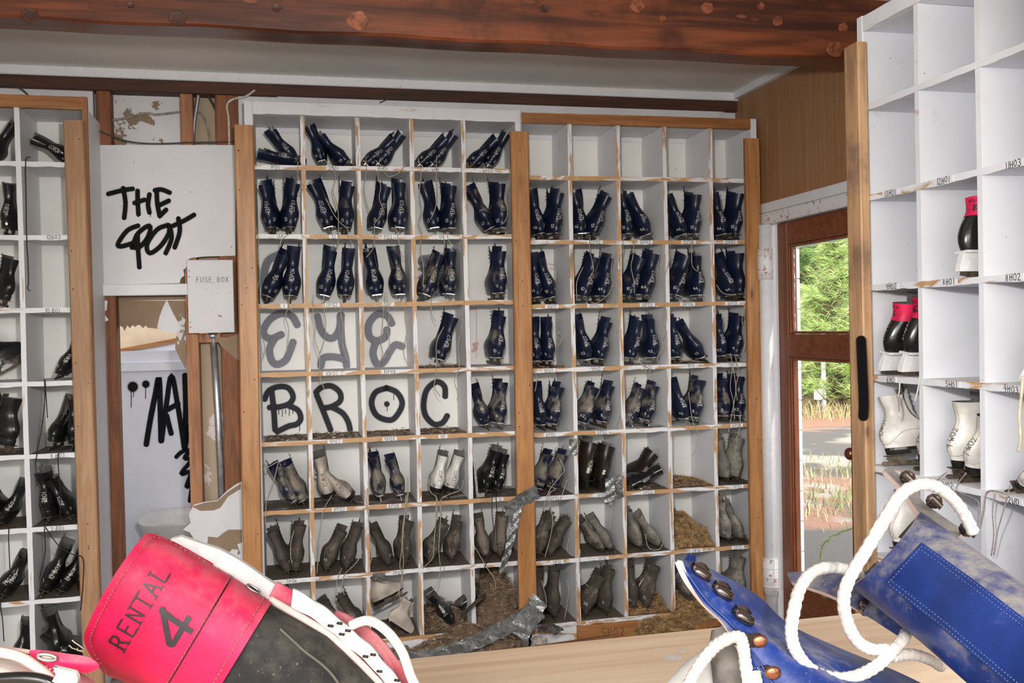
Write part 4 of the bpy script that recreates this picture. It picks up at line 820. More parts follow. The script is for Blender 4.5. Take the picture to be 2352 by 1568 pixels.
DR = {(1, 0): [(1243, 1224, 434, -20, 'P', '12P01', '46', '12', .2), (1278, 1284, 431, 30, 'P', '12P01', '12', '46', .2)], (1, 1): [(1334, 1330, 434, -26, 'P', '12P02', '46', '12', .2), (1366, 1400, 440, 22, 'P', '12P02', '12', '46', .25)],
 (1, 2): [(1442, 1436, 434, -8, 'P', '12P03', '12', '46', .15), (1490, 1454, 444, -8, 'P', '12P', '46', '', .15)], (1, 3): [(1572, 1542, 447, -14, 'P', '12P04', '46', '12', .15), (1598, 1604, 434, 30, 'P', '12P04', '12', '46', .2)],
 (1, 4): [(1664, 1645, 444, -12, 'P', '12P05', '46', '12', .2), (1690, 1702, 437, 28, 'P', '12P05', '12', '46', .2)],
 (2, 0): [(1236, 1227, 581, 0, 'P', '10P01', '44', '10', .2), (1270, 1241, 581, -10, 'P', '10P01', '10', '44', .25)], (2, 1): [(1343, 1374, 584, 26, 'P', '10P02', '10', '44', .3), (1387, 1403, 574, 16, 'P', '10P02', '44', '10', .25)],
 (2, 2): [(1447, 1480, 587, 26, 'P', '10P03', '10', '44', .35), (1485, 1511, 576, 24, 'P', '10P03', '44', '10', .25)], (2, 3): [(1555, 1586, 577, 30, 'P', '10P04', '10', '44', .4), (1608, 1609, 571, 0, 'P', '10P04', '44', '', .3)],
 (2, 4): [(1686, 1654, 584, -26, 'P', '10P05', '44', '10', .3), (1703, 1701, 574, 26, 'P', '', '', '', .2)],
 (3, 0): [(1234, 1230, 731, -10, 'P', '9P01', '43', '9', .3), (1264, 1261, 731, 0, 'P', '9P01', '9', '43', .25)], (3, 1): [(1350, 1332, 725, -14, 'P', '9P02', '43', '9', .3), (1382, 1399, 731, 18, 'P', '9P02', '9', '43', .35)],
 (3, 2): [(1453, 1475, 731, 20, 'P', '9P03', '9', '43', .35), (1504, 1501, 725, -4, 'P', '9P03', '43', '9', .3)], (3, 3): [(1557, 1548, 725, -6, 'P', '9P04', '9', '43', .3), (1615, 1568, 738, -16, 'P', '', '43', '', .35)],
 (3, 4): [(1663, 1652, 725, -10, 'P', '9P05', '43', '9', .3), (1692, 1704, 722, 16, 'P', '9P', '9', '', .4)],
 (4, 0): [(1248, 1235, 881, -14, 'P', '8P01', '42', '8', .4), (1274, 1287, 881, 26, 'P', '8P01', '8', '42', .52)], (4, 1): [(1342, 1374, 884, 24, 'P', '8P02', '42', '8', .56), (1389, 1404, 878, 18, 'P', '8P02', '8', '42', .52)],
 (4, 2): [(1450, 1482, 888, 24, 'P', '8P03', '42', '8', .58), (1487, 1513, 881, 18, 'P', '8P03', '8', '42', .56)], (4, 3): [(1577, 1552, 872, -14, 'P', '8P04', '42', '', .35), (1599, 1615, 868, 28, 'P', '8P04', '8', '42', .52)],
 (4, 4): [(1668, 1664, 862, 36, 'P', '', '8', '', .55), (1700, 1701, 862, 28, 'P', '8P05', '42', '', .45)],
 (5, 0): [(1241, 1264, 1037, 18, 'P', '', '7', '', .8), (1274, 1298, 1037, 14, 'P', '', '7', '', .74)], (5, 4): [(1670, 1654, 1002, -10, 'G', '', '', '', .3), (1692, 1702, 1002, 22, 'G', '', '', '', .4)],
 (6, 0): [(1239, 1268, 1181, 18, 'D', '', '', '', .3), (1268, 1308, 1196, 14, 'D', '', '', '', .2)], (6, 1): [(1378, 1336, 1198, -6, 'D', '', '', '', .55), (1403, 1362, 1181, -12, 'G', '', '', '', .1)],
 (6, 2): [(1468, 1446, 1178, -6, 'G', '', '', '', .3), (1513, 1466, 1181, -10, 'G', '', '7', '', .35)], (6, 4): [(1674, 1657, 1145, -6, 'G', '', '0', '', .4), (1704, 1672, 1154, -8, 'G', '', '', '', .4)],
 (7, 0): [(1243, 1238, 1306, -14, 'D', '', '38', '5', .1), (1274, 1279, 1309, 0, 'D', '', '5', '37', .15)], (7, 1): [(1347, 1390, 1318, 16, 'D', '', '38', '', .2), (1393, 1402, 1306, 20, 'D', '', '5', '5', .15)],
 (7, 2): [(1454, 1452, 1291, -10, 'D', '', '38', '5', .2), (1486, 1510, 1294, 16, 'D', '', '5', '', .3)], (7, 3): [(1580, 1552, 1326, -10, 'D', '', '', '', .4)], (7, 4): [(1700, 1704, 1273, 22, 'G', '', '', '', .35)]}
DF = {(0, 1): [(-6, 28, 312, 10, 'B', '', '', '', .2)], (0, 2): [(138, 55, 303, -10, 'B', '10B03', '10', '', .15)], (1, 1): [(14, 22, 420, 10, 'B', '10B0', '', '', .25)], (2, 1): [(14, 34, 600, 20, 'B', '', '', '', .3)],
 (3, 1): [(22, -20, 790, -10, 'B', '', '10', '', .25)], (3, 2): [(136, 168, 797, 10, 'B', '10B0', '10', '', .2)], (4, 1): [(20, 36, 915, 26, 'B', '', '', '', .3)], (4, 2): [(122, 146, 914, 0, 'B', '', '', '', .35), (168, 172, 915, 0, 'B', '', '', '', .2)],
 (5, 1): [(-8, -25, 1095, 0, 'B', '', '', '', .2), (26, 58, 1137, 8, 'B', '6.60', '6', '', .2)], (5, 2): [(100, 90, 1078, -20, 'B', '7B01', '7', '', .2), (160, 124, 1100, -8, 'B', '7B01', '', '7', .25)],
 (6, 1): [(-4, 44, 1290, 8, 'B', '7B05', '', '', .2), (30, 62, 1300, 10, 'B', '7B05', '7', '', .2)], (6, 2): [(98, 152, 1252, 22, 'B', '10.B02', '0', '', .15), (142, 176, 1291, 12, 'B', '10-B02', '0', '', .2)],
 (7, 1): [(38, 62, 1432, 12, 'B', '', '', '', .3)], (7, 2): [(132, 112, 1402, 14, 'B', '', '6', '', .35), (172, 118, 1445, -10, 'B', '7.6', '9', '', .3)]}
for un, D in ((UNL, DL), (UNR, DR), (UNF, DF)):
    for (r_, c_), lst in D.items():
        for i, s in enumerate(lst):
            kw = {}
            if un is UNF and (r_, c_) == (4, 2) and i == 0: kw = dict(yaw=178, y=.27)
            if un is UNF and (r_, c_) in ((3, 1),): kw = dict(yaw=-62, y=.12)
            if un is UNF and (r_, c_) == (4, 1): kw = dict(yaw=60)
            if un is UNF and (r_, c_) == (2, 1): kw = dict(yaw=40)
            put_skate(un, r_, c_, i, len(lst), *s, **kw)
# brown hockey boots with 8, dark boots lying in the next cubby
put_skate(UNR, 5, 1, 0, 2, 1343, 1366, 1014, 14, 'K', '8H04', '', '', .1, cufftext=(-.1, '8', ''))
put_skate(UNR, 5, 1, 1, 2, 1376, 1408, 1026, 8, 'K', '', '', '', .25, cufftext=(-.1, '8', ''))
put_skate(UNR, 5, 2, 0, 2, 1462, 1512, 1052, 10, 'K', '4H01', '', '', .2, y=.10, sc=.82)
put_skate(UNR, 5, 2, 1, 2, 1474, 1532, 1082, 0, 'B', '4H04', '', '', .25, y=.005, sc=.80)
# white skates thrown sideways into the bottom row, black boot half buried beside them
zb = LZ[7]+TH/2
def free(kind, loc, eul, label, grp, **kw):
    R3 = (Matrix.Rotation(math.radians(eul[2]), 3, 'Z')@Matrix.Rotation(math.radians(eul[1]), 3, 'Y')@Matrix.Rotation(math.radians(eul[0]), 3, 'X'))@Matrix.Scale(kw.pop('sc', .8), 3)
    return make_skate(kind, Matrix.Translation(loc)@R3.to_4x4(), label, grp, **kw)
free('C', (.31, .11, zb+.115), (22, 0, -88), 'cream ice skate lying across the bottom cubby above the 6P03 label', 'skates in the white-topped shelf', dust=.35, sc=.68, var=1, code='1W04')
free('C', (.34, .05, zb+.055), (-38, 0, -85), 'cream ice skate tipped under another above the 6P03 label', 'skates in the white-topped shelf', dust=.3, sc=.62, var=2, code='1W04')
free('B', (.70, .18, zb+.05), (0, 60, -30), 'black boot half buried in nest debris in the bottom row', 'skates in the white-topped shelf', dust=.5, sc=.72, var=3)
# ---- right shelf: local unit frame -> world through MS
def put_side(col, row, u, v, lean, kind, label, yaw=0, sc=.95, pit=0, **kw):
    """u: position along the shelf front (toward camera), v: depth of the heel behind the front"""
    z = SZ[row]+TH/2; R3 = Matrix.Rotation(math.radians(lean), 3, 'Y')@Matrix.Rotation(math.radians(pit), 3, 'X')@Matrix.Rotation(math.radians(yaw), 3, 'Z')@Matrix.Scale(sc, 3)
    lo, hi = extents(kind, kw.get('twist', 0), kw.get('var', 0), R3); xa, xb = SXS[col]+TH/2+.002, SXS[col+1]-TH/2-.002
    X = min(max(u, xa-lo[0]), xb-hi[0]); Y = min(v, DEP-.012-hi[1]); Mx = MS@Matrix.Translation((X, Y, z+.003-lo[2]))@R3.to_4x4()
    return make_skate(kind, Mx, label, 'skates in the right shelf', **kw)
H6A = put_side(0, 3, 1.655, .01, 8, 'H', 'black hockey skate with pink cuff numbered 6, nearer the door', 0, 1.0, code='6H01', dust=.12, var=1, cufftext=(-.1, '6', 'RENTAL'), codeth=-.25)
H6B = put_side(0, 3, 1.775, .01, 6, 'H', 'black hockey skate with pink cuff numbered 6, second of the pair', 0, 1.02, code='6H01', dust=.12, var=2, cufftext=(.1, '6', 'RENTAL'), codeth=-.25)
put_side(1, 2, 2.085, .01, -3, 'H', 'hockey skate with tape below its pink cuff in the upper right shelf', 0, .97, dust=.12, var=3, cufftext=(.5, '8', 'RENTAL'))
W1 = put_side(0, 4, 1.64, .015, -12, 'W', 'white figure skate marked 10W0 leaning in the cubby by the post', -18, .95, code='10W01', dust=.22, var=0, codeth=.2)
put_side(0, 4, 1.80, .05, 10, 'W', 'white figure skate behind another marked 10W0', 0, .9, code='10W01', dust=.25, var=1)
W3 = put_side(1, 4, 1.985, .03, 2, 'W', 'tall white figure skate marked 9-W02 standing in the right shelf', -8, .98, code='9-W02', dust=.15, var=2, codeth=.15)
W4 = put_side(1, 4, 2.10, .02, 16, 'W', 'white figure skate marked 7-W02 leaning beside the tall one', 0, .9, code='7-W02', dust=.15, var=3, codeth=.1)
K1 = put_side(2, 3, 2.33, .02, 22, 'H', 'black skate with white sole at the right picture edge, upper', 0, .85, code='10H03', dust=.1, var=0)
W5 = put_side(2, 4, 2.33, .03, 50, 'W', 'white skate with black heel lying at the right picture edge', 0, .85, code='2W0', dust=.15, var=4)
put_side(0, 5, 1.68, .02, 0, 'W', 'white boot with crumpled top in the low cubby by the post', 0, .95, dust=.3, var=3)
put_side(2, 5, 2.36, .06, 30, 'W', 'grey-white boot lying low at the right picture edge', 20, .95, dust=.4, var=1)
# ------------------------------------------------------------------ laces that hang from the skates (parts of their skate)
def lace(key, pts, mat='lace', r=.0022, pl=(1, -.006), n=5):
    root = SK[key] if isinstance(key, tuple) else key; inv = root.matrix_world.inverted()
    P = [at(x, y, *pl)+Vector((random.Random(x*7+y).uniform(-.001, .001),)*3) for x, y in pts]
    m = MB(); m.tube([inv@p for p in catmull(P, n)], r/root.matrix_world.to_scale()[0], 6); return m.build('lace', MT[mat], root, True)
bpy.context.view_layer.update()
WT, BT, LS = 'white-topped shelf', 'brown-topped shelf', 'left shelf'
def many(u, s, ox, oy, L, **k):
    for key, p in L: lace((u, *key), [(a/s+ox, b/s+oy) for a, b in p], **k)
many(WT, 3.135, 560, 220, [((0, 0, 1), [(390, 480), (385, 560), (400, 610), (430, 650), (415, 685), (385, 702)]), ((0, 1, 0), [(590, 470), (640, 510), (660, 590), (640, 680), (665, 760), (680, 850), (680, 980), (680, 1080)]), ((0, 2, 0), [(878, 440), (880, 560), (865, 660), (880, 760), (905, 835)]),
 ((0, 2, 1), [(985, 440), (965, 560), (985, 650), (975, 740), (1000, 830), (940, 920)]), ((0, 2, 1), [(1000, 500), (1020, 565), (1060, 580), (1120, 550), (1170, 490)]), ((0, 3, 0), [(1255, 450), (1275, 560), (1265, 700), (1280, 820), (1260, 900), (1280, 990), (1270, 1100), (1295, 1250), (1290, 1370)]),
 ((0, 3, 1), [(1390, 430), (1385, 560), (1390, 680), (1380, 800), (1345, 890)]), ((0, 3, 1), [(1550, 410), (1570, 560), (1575, 700), (1565, 830), (1580, 1000), (1550, 1090), (1580, 1140)]), ((0, 4, 1), [(1905, 480), (1915, 600), (1890, 720), (1900, 850), (1870, 920)]),
 ((1, 1, 0), [(590, 740), (640, 840), (690, 910), (745, 960), (750, 1020), (790, 1070)]), ((1, 2, 0), [(940, 920), (940, 1030), (930, 1100), (880, 1165)]), ((1, 2, 1), [(1090, 930), (1115, 1040), (1125, 1110), (1150, 1165)]), ((1, 0, 1), [(330, 990), (270, 1040), (260, 1090)]),
 ((1, 0, 0), [(85, 930), (105, 1050), (100, 1180), (118, 1280), (95, 1400)]), ((1, 3, 0), [(1430, 980), (1445, 1060), (1435, 1130)]), ((1, 3, 1), [(1460, 980), (1475, 1040), (1510, 1085)])])
many(WT, 3.135, 560, 690, [((2, 0, 0), [(100, 20), (120, 120), (110, 200), (145, 300), (150, 380), (120, 430)]), ((2, 0, 1), [(330, -60), (320, 40), (300, 120), (325, 220), (305, 380)]), ((2, 0, 1), [(322, 40), (355, 88)]), ((2, 1, 0), [(500, -40), (500, 80), (515, 180), (510, 280), (545, 400), (545, 540), (580, 640)]),
 ((2, 1, 0), [(575, -40), (580, 60), (590, 160), (580, 280), (545, 380)]), ((2, 1, 1), [(700, -40), (695, 80), (715, 180), (710, 300), (745, 430)]), ((2, 2, 0), [(1020, -60), (1005, 60), (1000, 160), (985, 300), (1000, 390), (960, 490)]), ((2, 2, 1), [(1030, -40), (1045, 120), (1030, 200), (1050, 300), (1030, 390), (985, 420)]),
 ((2, 2, 1), [(1170, -20), (1160, 120), (1175, 220), (1150, 380), (1200, 490)]), ((2, 3, 0), [(1350, -10), (1350, 90), (1380, 150)]), ((2, 3, 1), [(1585, -40), (1580, 100), (1560, 230), (1545, 330), (1550, 480), (1515, 580), (1545, 680), (1530, 720)]), ((3, 3, 0), [(1440, 190), (1390, 300), (1385, 440), (1380, 560), (1370, 620), (1415, 690)]),
 ((5, 0, 1), [(250, 1160), (215, 1300), (170, 1420), (155, 1560), (165, 1640)]), ((5, 0, 1), [(130, 1220), (190, 1190), (250, 1155)]), ((5, 3, 0), [(1330, 1280), (1340, 1370), (1390, 1420), (1390, 1500), (1385, 1600)]), ((5, 3, 1), [(1580, 1290), (1560, 1360), (1420, 1430), (1425, 1560)]), ((5, 2, 0), [(890, 1350), (885, 1480), (905, 1560)]), ((5, 2, 1), [(1180, 1270), (1185, 1380), (1170, 1500), (1175, 1570)])])
many(WT, 3.135, 560, 690, [((5, 4, 0), [(1790, 1380), (1785, 1480), (1790, 1570), (1800, 1680), (1770, 1830), (1700, 2000), (1660, 2190)]), ((5, 4, 1), [(1815, 1380), (1825, 1570), (1820, 1700), (1835, 1810)])], mat='laceb')
many(WT, 3.459, 560, 1120, [((5, 1, 1), [(700, 60), (640, 160), (620, 250), (600, 400), (590, 560), (580, 680)]), ((5, 2, 0), [(975, 100), (990, 250), (1000, 400), (1020, 520), (1005, 600)]), ((5, 2, 1), [(1300, 0), (1290, 120), (1265, 300), (1255, 480), (1240, 620), (1260, 700), (1240, 800), (1215, 860)]), ((5, 2, 1), [(1285, 60), (1280, 200), (1260, 420), (1270, 600), (1250, 740), (1235, 850), (1275, 920)]),
 ((5, 3, 0), [(1530, 80), (1525, 250), (1510, 480), (1500, 560), (1420, 640)]), ((5, 3, 1), [(1570, 100), (1560, 300), (1550, 500), (1560, 660), (1520, 790), (1450, 850)]), ((6, 1, 1), [(945, 500), (890, 600), (800, 690), (780, 800), (800, 850)]), ((6, 1, 0), [(775, 640), (740, 740), (735, 850)]), ((6, 0, 1), [(400, 340), (375, 430), (370, 540), (385, 600)]), ((6, 4, 0), [(1850, 490), (1920, 620), (1990, 720), (2000, 810)])])
many(BT, 3.137, 1180, 230, [((1, 1, 1), [(680, 890), (710, 960), (730, 1060), (705, 1200), (720, 1340), (715, 1430), (722, 1510)]), ((1, 1, 1), [(550, 990), (545, 1080), (570, 1180), (570, 1240), (535, 1290)]), ((1, 1, 0), [(430, 1010), (420, 1130), (390, 1220), (405, 1285)]), ((1, 2, 0), [(865, 1010), (860, 1120), (845, 1200), (865, 1300), (870, 1390)]),
 ((1, 2, 1), [(1045, 1000), (1055, 1100), (1040, 1200), (1060, 1290), (1065, 1360)]), ((1, 2, 0), [(790, 1000), (780, 1100), (740, 1200), (755, 1340)]), ((1, 3, 0), [(1130, 980), (1120, 1150), (1090, 1270), (1085, 1400), (1075, 1560)]), ((1, 3, 1), [(1285, 1000), (1285, 1180), (1325, 1230), (1330, 1190)]), ((2, 1, 0), [(500, 1200), (455, 1310), (455, 1430)]),
 ((2, 1, 1), [(715, 1330), (680, 1400), (600, 1460), (555, 1455)]), ((2, 4, 1), [(1682, 1090), (1660, 1200), (1680, 1310)]), ((2, 4, 0), [(1460, 1330), (1510, 1390), (1600, 1400)]), ((2, 0, 1), [(250, 1180), (290, 1190), (305, 1240), (300, 1300)])])
many(BT, 3.137, 1180, 690, [((2, 2, 1), [(1090, 30), (1075, 150), (1100, 230), (1070, 280)]), ((3, 2, 1), [(1060, 280), (1080, 340), (1040, 400), (1035, 450)]), ((2, 4, 1), [(1665, 20), (1645, 150), (1680, 250), (1650, 375)]), ((2, 4, 1), [(1660, 40), (1690, 180), (1668, 300), (1690, 360)]), ((2, 4, 0), [(1672, 30), (1660, 120), (1690, 240), (1685, 340)]), ((3, 4, 1), [(1560, 380), (1575, 480), (1560, 620), (1580, 720), (1590, 860)]),
 ((3, 4, 1), [(1600, 420), (1620, 520), (1600, 620), (1610, 720)]), ((3, 4, 0), [(1580, 480), (1600, 640), (1575, 800), (1545, 950)]), ((4, 4, 1), [(1635, 800), (1625, 930), (1605, 1000), (1612, 1040)]), ((4, 3, 1), [(1260, 660), (1275, 780), (1290, 870), (1330, 980), (1310, 1080), (1285, 1120)]), ((3, 2, 0), [(880, 430), (960, 480), (985, 510), (960, 530), (945, 490)]), ((4, 1, 1), [(740, 915), (750, 870), (765, 830)]),
 ((3, 0, 0), [(150, 500), (165, 560), (160, 620), (152, 655)]), ((3, 0, 1), [(310, 220), (345, 250), (340, 300), (310, 330)]), ((5, 0, 1), [(330, 1140), (365, 1220), (330, 1270), (255, 1370), (215, 1490)]), ((5, 0, 0), [(300, 1360), (250, 1400), (262, 1500), (285, 1560)]), ((5, 0, 1), [(385, 1290), (355, 1380), (330, 1445)])])
many(BT, 3.35, 1180, 1100, [((5, 0, 0), [(275, 100), (285, 200), (300, 330), (280, 450), (240, 600)]), ((5, 2, 0), [(768, 140), (750, 300), (735, 390)]), ((6, 1, 0), [(512, 540), (505, 700), (540, 790), (575, 830)]), ((6, 2, 0), [(1010, 420), (1040, 530), (1120, 540), (1150, 480)]), ((6, 4, 1), [(1800, 545), (1810, 640), (1840, 690)]), ((6, 0, 1), [(425, 460), (410, 550), (450, 590)]), ((7, 0, 1), [(415, 780), (420, 900), (390, 1080)]), ((7, 0, 0), [(215, 780), (245, 900), (250, 960)]), ((7, 2, 1), [(985, 770), (960, 830), (1000, 760)])])
many(LS, 3.2, 0, 230, [((0, 2, 0), [(225, 420), (190, 445), (190, 700), (197, 1000), (205, 1200), (208, 1350), (200, 1380), (222, 1400)])], mat='laceb')
many(LS, 3.2, 0, 700, [((3, 2, 0), [(325, 545), (330, 700), (310, 880), (280, 1050), (265, 1150), (268, 1230), (275, 1330)]), ((3, 2, 0), [(330, 550), (340, 720), (350, 830)]), ((4, 2, 0), [(470, 1030), (430, 1090), (435, 1250), (445, 1400), (440, 1560)])], mat='laceb')
many(LS, 3.35, 0, 1100, [((5, 2, 0), [(345, 340), (340, 420), (350, 540), (330, 660), (305, 770)]), ((5, 1, 1), [(70, 350), (65, 450), (75, 690)]), ((6, 1, 0), [(30, 880), (5, 960), (20, 1080), (30, 1250)])], mat='laceb')
lace((LS, 5, 2, 1), [(a/3.35, b/3.35+1100) for a, b in [(350, 370), (450, 510), (560, 580), (640, 610), (637, 800), (620, 1010)]], 'laceb', .0022, (1, -.046))
for root, L, r in ((H6A, [(290, 1030), (285, 1130), (265, 1200), (290, 1290), (275, 1390)], .0026), (H6B, [(490, 980), (470, 1110), (440, 1225)], .0026)): lace(root, [(a/4.355+2000, b/4.355+640) for a, b in L], 'lacew', r, (0, SX-.006))
for root, L, r, mt_ in ((W4, [(800, 680), (730, 770), (730, 830), (890, 910), (905, 1000), (890, 1190)], .002, 'lacet'), (W3, [(640, 670), (560, 740), (555, 790)], .002, 'lacet'), (W5, [(1130, 850), (980, 830), (940, 1000), (905, 1180)], .0022, 'lacet'), (W5, [(1040, 850), (1020, 1000), (1030, 1200), (1010, 1370)], .002, 'lacet'), (W5, [(1170, 780), (1110, 1000), (1060, 1180), (1030, 1360)], .002, 'lacet'), (K1, [(1275, -130), (1265, 0), (1245, 200), (1255, 380), (1235, 500)], .005, 'creamlace'), (W1, [(190, -30), (230, 60), (240, 160)], .0022, 'lacet')):
    if mt_ == 'creamlace' and mt_ not in MT: MT[mt_] = plain('cream_flat_lace', (.58, .53, .38), .9, var=.15)
    lace(root, [(a/3.648+2000, b/3.648+900) for a, b in L], mt_, r, (0, SX-.008))
# ------------------------------------------------------------------ nests, debris, tape and scraps
def mound(name, x0, x1, y0, y1, z0, h, mat, label, cat, strands=700, sm='straw', seed=1, slope=0., chips=0, peak=.5, amp=.02):
    rr = random.Random(seed); nx, ny = max(6, int((x1-x0)/.018)), max(6, int((y1-y0)/.018)); ph = [rr.uniform(0, 6) for _ in range(6)]
    def hz(u, v):
        e = min(1, (min(u, 1-u)*6+.15))*min(1, v*3.2+.12)
        return h*e*(1-slope*(1-v))*(.62+.38*math.exp(-((u-peak)/.35)**2))+amp*(math.sin(u*11+ph[0])*math.sin(v*7+ph[1])+.6*math.sin(u*23+ph[2]+v*9)+.4*math.sin(v*31+u*17+ph[3]))*e
    m = MB(); rows = [[(x0+(x1-x0)*i/nx, y0+(y1-y0)*j/ny, z0+max(.002, hz(i/nx, j/ny))+rr.uniform(-.003, .003)) for i in range(nx+1)] for j in range(ny+1)]
    m.grid(rows); per = rows[0]; m.grid([[(p[0], p[1], z0) for p in rows[0]], rows[0]]); m.grid([[(r_[0][0], r_[0][1], z0) for r_ in rows][::-1], [r_[0] for r_ in rows][::-1]]); m.grid([[(r_[-1][0], r_[-1][1], z0) for r_ in rows], [r_[-1] for r_ in rows]])
    root = empty(name, ((x0+x1)/2, (y0+y1)/2, z0), label, cat); root['kind'] = 'stuff'
    o = rel(m.build('heap', mat, None, True), root); o['kind'] = 'stuff'
    s = MB(); sp_ = []
    for q in range(strands):
        u, v = rr.random(), rr.random(); p = Vector((x0+(x1-x0)*u, y0+(y1-y0)*v, z0+max(0, hz(u, v))+.002)); a = rr.uniform(0, 2*PI); l = rr.uniform(.012, .05); d = Vector((math.cos(a), math.sin(a)*.7, rr.uniform(-.35, .45)))*l
        cv_ = Vector((rr.uniform(-1, 1), rr.uniform(-1, 1), rr.uniform(0, 1)))*l*.3
        pts = [p-d*.5, p+cv_, p+d*.5]; pts = [Vector((min(max(t_.x, x0-.01), x1+.01), min(t_.y, y1), max(t_.z, z0+.0015))) for t_ in pts]; s.tube(pts, rr.uniform(.0006, .0013), 3, 0, False)
    o = rel(s.build('strands', MT[sm]), root); o['kind'] = 'stuff'
    if chips:
        c = MB()
        for q in range(chips):
            u, v = rr.random(), rr.random(); p = Vector((x0+(x1-x0)*u, y0+(y1-y0)*v, z0+max(0, hz(u, v))+.003)); a = rr.uniform(.003, .010); R_ = Matrix.Rotation(rr.uniform(0, 6), 3, 'Z')@Matrix.Rotation(rr.uniform(-1, 1), 3, 'X')
            c.add([p+R_@Vector(w_) for w_ in ((-a, -a*.5, 0), (a, -a*.4, .001), (a*.8, a*.5, 0), (-a*.7, a*.6, .002))], [(0, 1, 2, 3)])
        o = rel(c.build('chips', MT['chips']), root); o['kind'] = 'stuff'
    return root
zR6, zR7 = RZ[6]+TH/2, RZ[7]+TH/2
mound('straw_nest', RX[3]+.013, RX[4]-.013, .004, .30, RZ[6]+TH/2, .15, MT['strawd'], 'brown straw nest filling a cubby beside the door post', 'nest', 4200, 'straw', 3, .35, peak=.4)
mound('straw_scatter', RX[3]+.013, RX[4]-.013, .02, .30, RZ[5]+TH/2, .014, MT['debris'], 'thin straw scattered on an otherwise empty cubby shelf', 'straw', 220, 'straw', 4, .2, amp=.004)
mound('straw_pile', RX[2]+.02, RX[4]-.02, -.17, -.014, .0, .15, MT['strawd'], 'brown straw heap spilled in front of the bottom straw-filled cubbies', 'straw', 3600, 'straw', 5, .6, 60, .6)
mound('straw_filling', RX[2]+.013, RX[3]-.013, .006, .29, zR7, .06, MT['strawd'], 'straw under two muddy skates in the bottom row', 'straw', 1200, 'straw', 15, .1, 10, .7)
mound('straw_filling', RX[3]+.013, RX[4]-.013, .006, .29, zR7, .085, MT['strawd'], 'straw filling the bottom cubby behind the blue boot tip', 'straw', 1600, 'straw', 16, .1, 10, .5)
mound('debris_pile', LX[4]+.013, LX[5]-.013, .01, .30, LZ[7]+TH/2, .26, MT['debris'], 'nest debris filling the bottom corner cubby behind the post', 'debris', 1900, 'debl', 6, .45, 130, .55)
mound('debris_heap', .30, 1.08, -.30, -.012, .0, .17, MT['debris'], 'brown nest debris spilled on the floor before the white-topped shelf', 'debris', 3000, 'debl', 7, .75, 420, .75)
mound('debris_drift', 1.14, 2.30, -.40, -.165, .0, .06, MT['floor'], 'grey dust and rubble on the floor before the brown-topped shelf', 'debris', 900, 'debl', 8, .5, 260, .5, .012)
mound('nest_debris', LX[3]+.013, LX[4]-.013, .03, .30, LZ[7]+TH/2, .075, MT['debris'], 'nest debris around the black boots in the bottom row', 'debris', 800, 'debl', 9, .3, 50)
for (r_, c_, xs_, zs_) in ((3, 3, LX, LZ), (4, 0, LX, LZ), (4, 1, LX, LZ), (4, 2, LX, LZ), (4, 3, LX, LZ), (3, 0, RX, RZ), (3, 3, RX, RZ), (5, 2, RX, RZ)):
    mound('crumb_scatter', xs_[c_]+.014, xs_[c_+1]-.014, .012, .29, zs_[r_]+TH/2, .002, MT['debris'], 'loose straw crumbs on shelf row %s, column %s, %s' % (ORD[r_], ORD[c_], 'white-topped shelf' if xs_ is LX else 'brown-topped shelf'), 'straw', 70, 'debl', r_*10+c_, 0, 14, amp=.001)
def film(name, px, w, pl, label, tw=None, t=.0016):
    P = catmull([at(x, y, 1, d) for x, y, d in px], 8); rows = []; n = len(P)
    for i, p in enumerate(P):
        tg_ = (P[min(i+1, n-1)]-P[max(i-1, 0)]).normalized(); a = (tw(i/(n-1)) if tw else 0); up = Vector((0, -math.sin(a), math.cos(a))); q = tg_.cross(Vector((0, 1, 0))).normalized()*math.cos(a)+Vector((0, -1, 0))*math.sin(a)
        ww = w(i/(n-1)) if callable(w) else w; rows.append([p+q*(ww*(u-.5))+Vector((0, -.006*math.sin(i*1.3+u*6), .003*math.sin(i*2.1+u*9))) for u in (0, .25, .5, .75, 1)])
    m = MB(); m.sheet(rows, lambda i, j: Vector((0, -1, 0)), t); me = recalc(m.mesh(name, MT['film'], True)); return tag(link(name, me), label, 'tape')
film('duct_tape', [(1240, 1375, -.07), (1215, 1410, -.10), (1150, 1446, -.16), (1080, 1478, -.20), (1000, 1502, -.22), (900, 1512, -.24), (830, 1518, -.24)], lambda s: .10-.05*s, 1, 'long grey duct tape sheet sagging along the floor debris', lambda s: .5+.5*s)
film('duct_tape', [(1164, 1176, -.056), (1195, 1150, -.054), (1236, 1128, -.052)], .07, 1, 'grey duct tape wrapped round the post between the shelves', lambda s: .1)
film('duct_tape', [(1192, 1165, -.06), (1180, 1215, -.065), (1165, 1270, -.07), (1152, 1315, -.07)], .035, 1, 'hanging strip of grey duct tape beside the post', lambda s: .3*math.sin(s*5))
film('duct_tape', [(1238, 1395, -.09), (1205, 1430, -.14), (1190, 1462, -.17)], .11, 1, 'crumpled grey duct tape at the foot of the post', lambda s: .4)
film('duct_tape', [(1400, 1098, -.015), (1402, 1130, -.02), (1398, 1158, -.022)], .05, 1, 'torn grey duct tape stuck on the shelf edge by the brown boots', lambda s: .2)
film('duct_tape', [(1424, 1092, -.012), (1420, 1120, -.02), (1426, 1142, -.022)], .035, 1, 'shiny tape scrap on the divider by the brown boots', lambda s: .5)
film('duct_tape', [(1316, 1008, -.004), (1317, 1045, -.005)], .045, 1, 'tape scrap stuck on a divider below label 8P01', lambda s: 0)
film('duct_tape', [(856, 1324, -.006), (884, 1322, -.008)], .035, 1, 'small silver tape scrap on the shelf edge by label 7P07', lambda s: .2)
film('duct_tape', [(1235, 1445, -.17), (1262, 1440, -.16), (1285, 1452, -.17)], .08, 1, 'silver tape ball beside the bottom cubby', lambda s: .8)
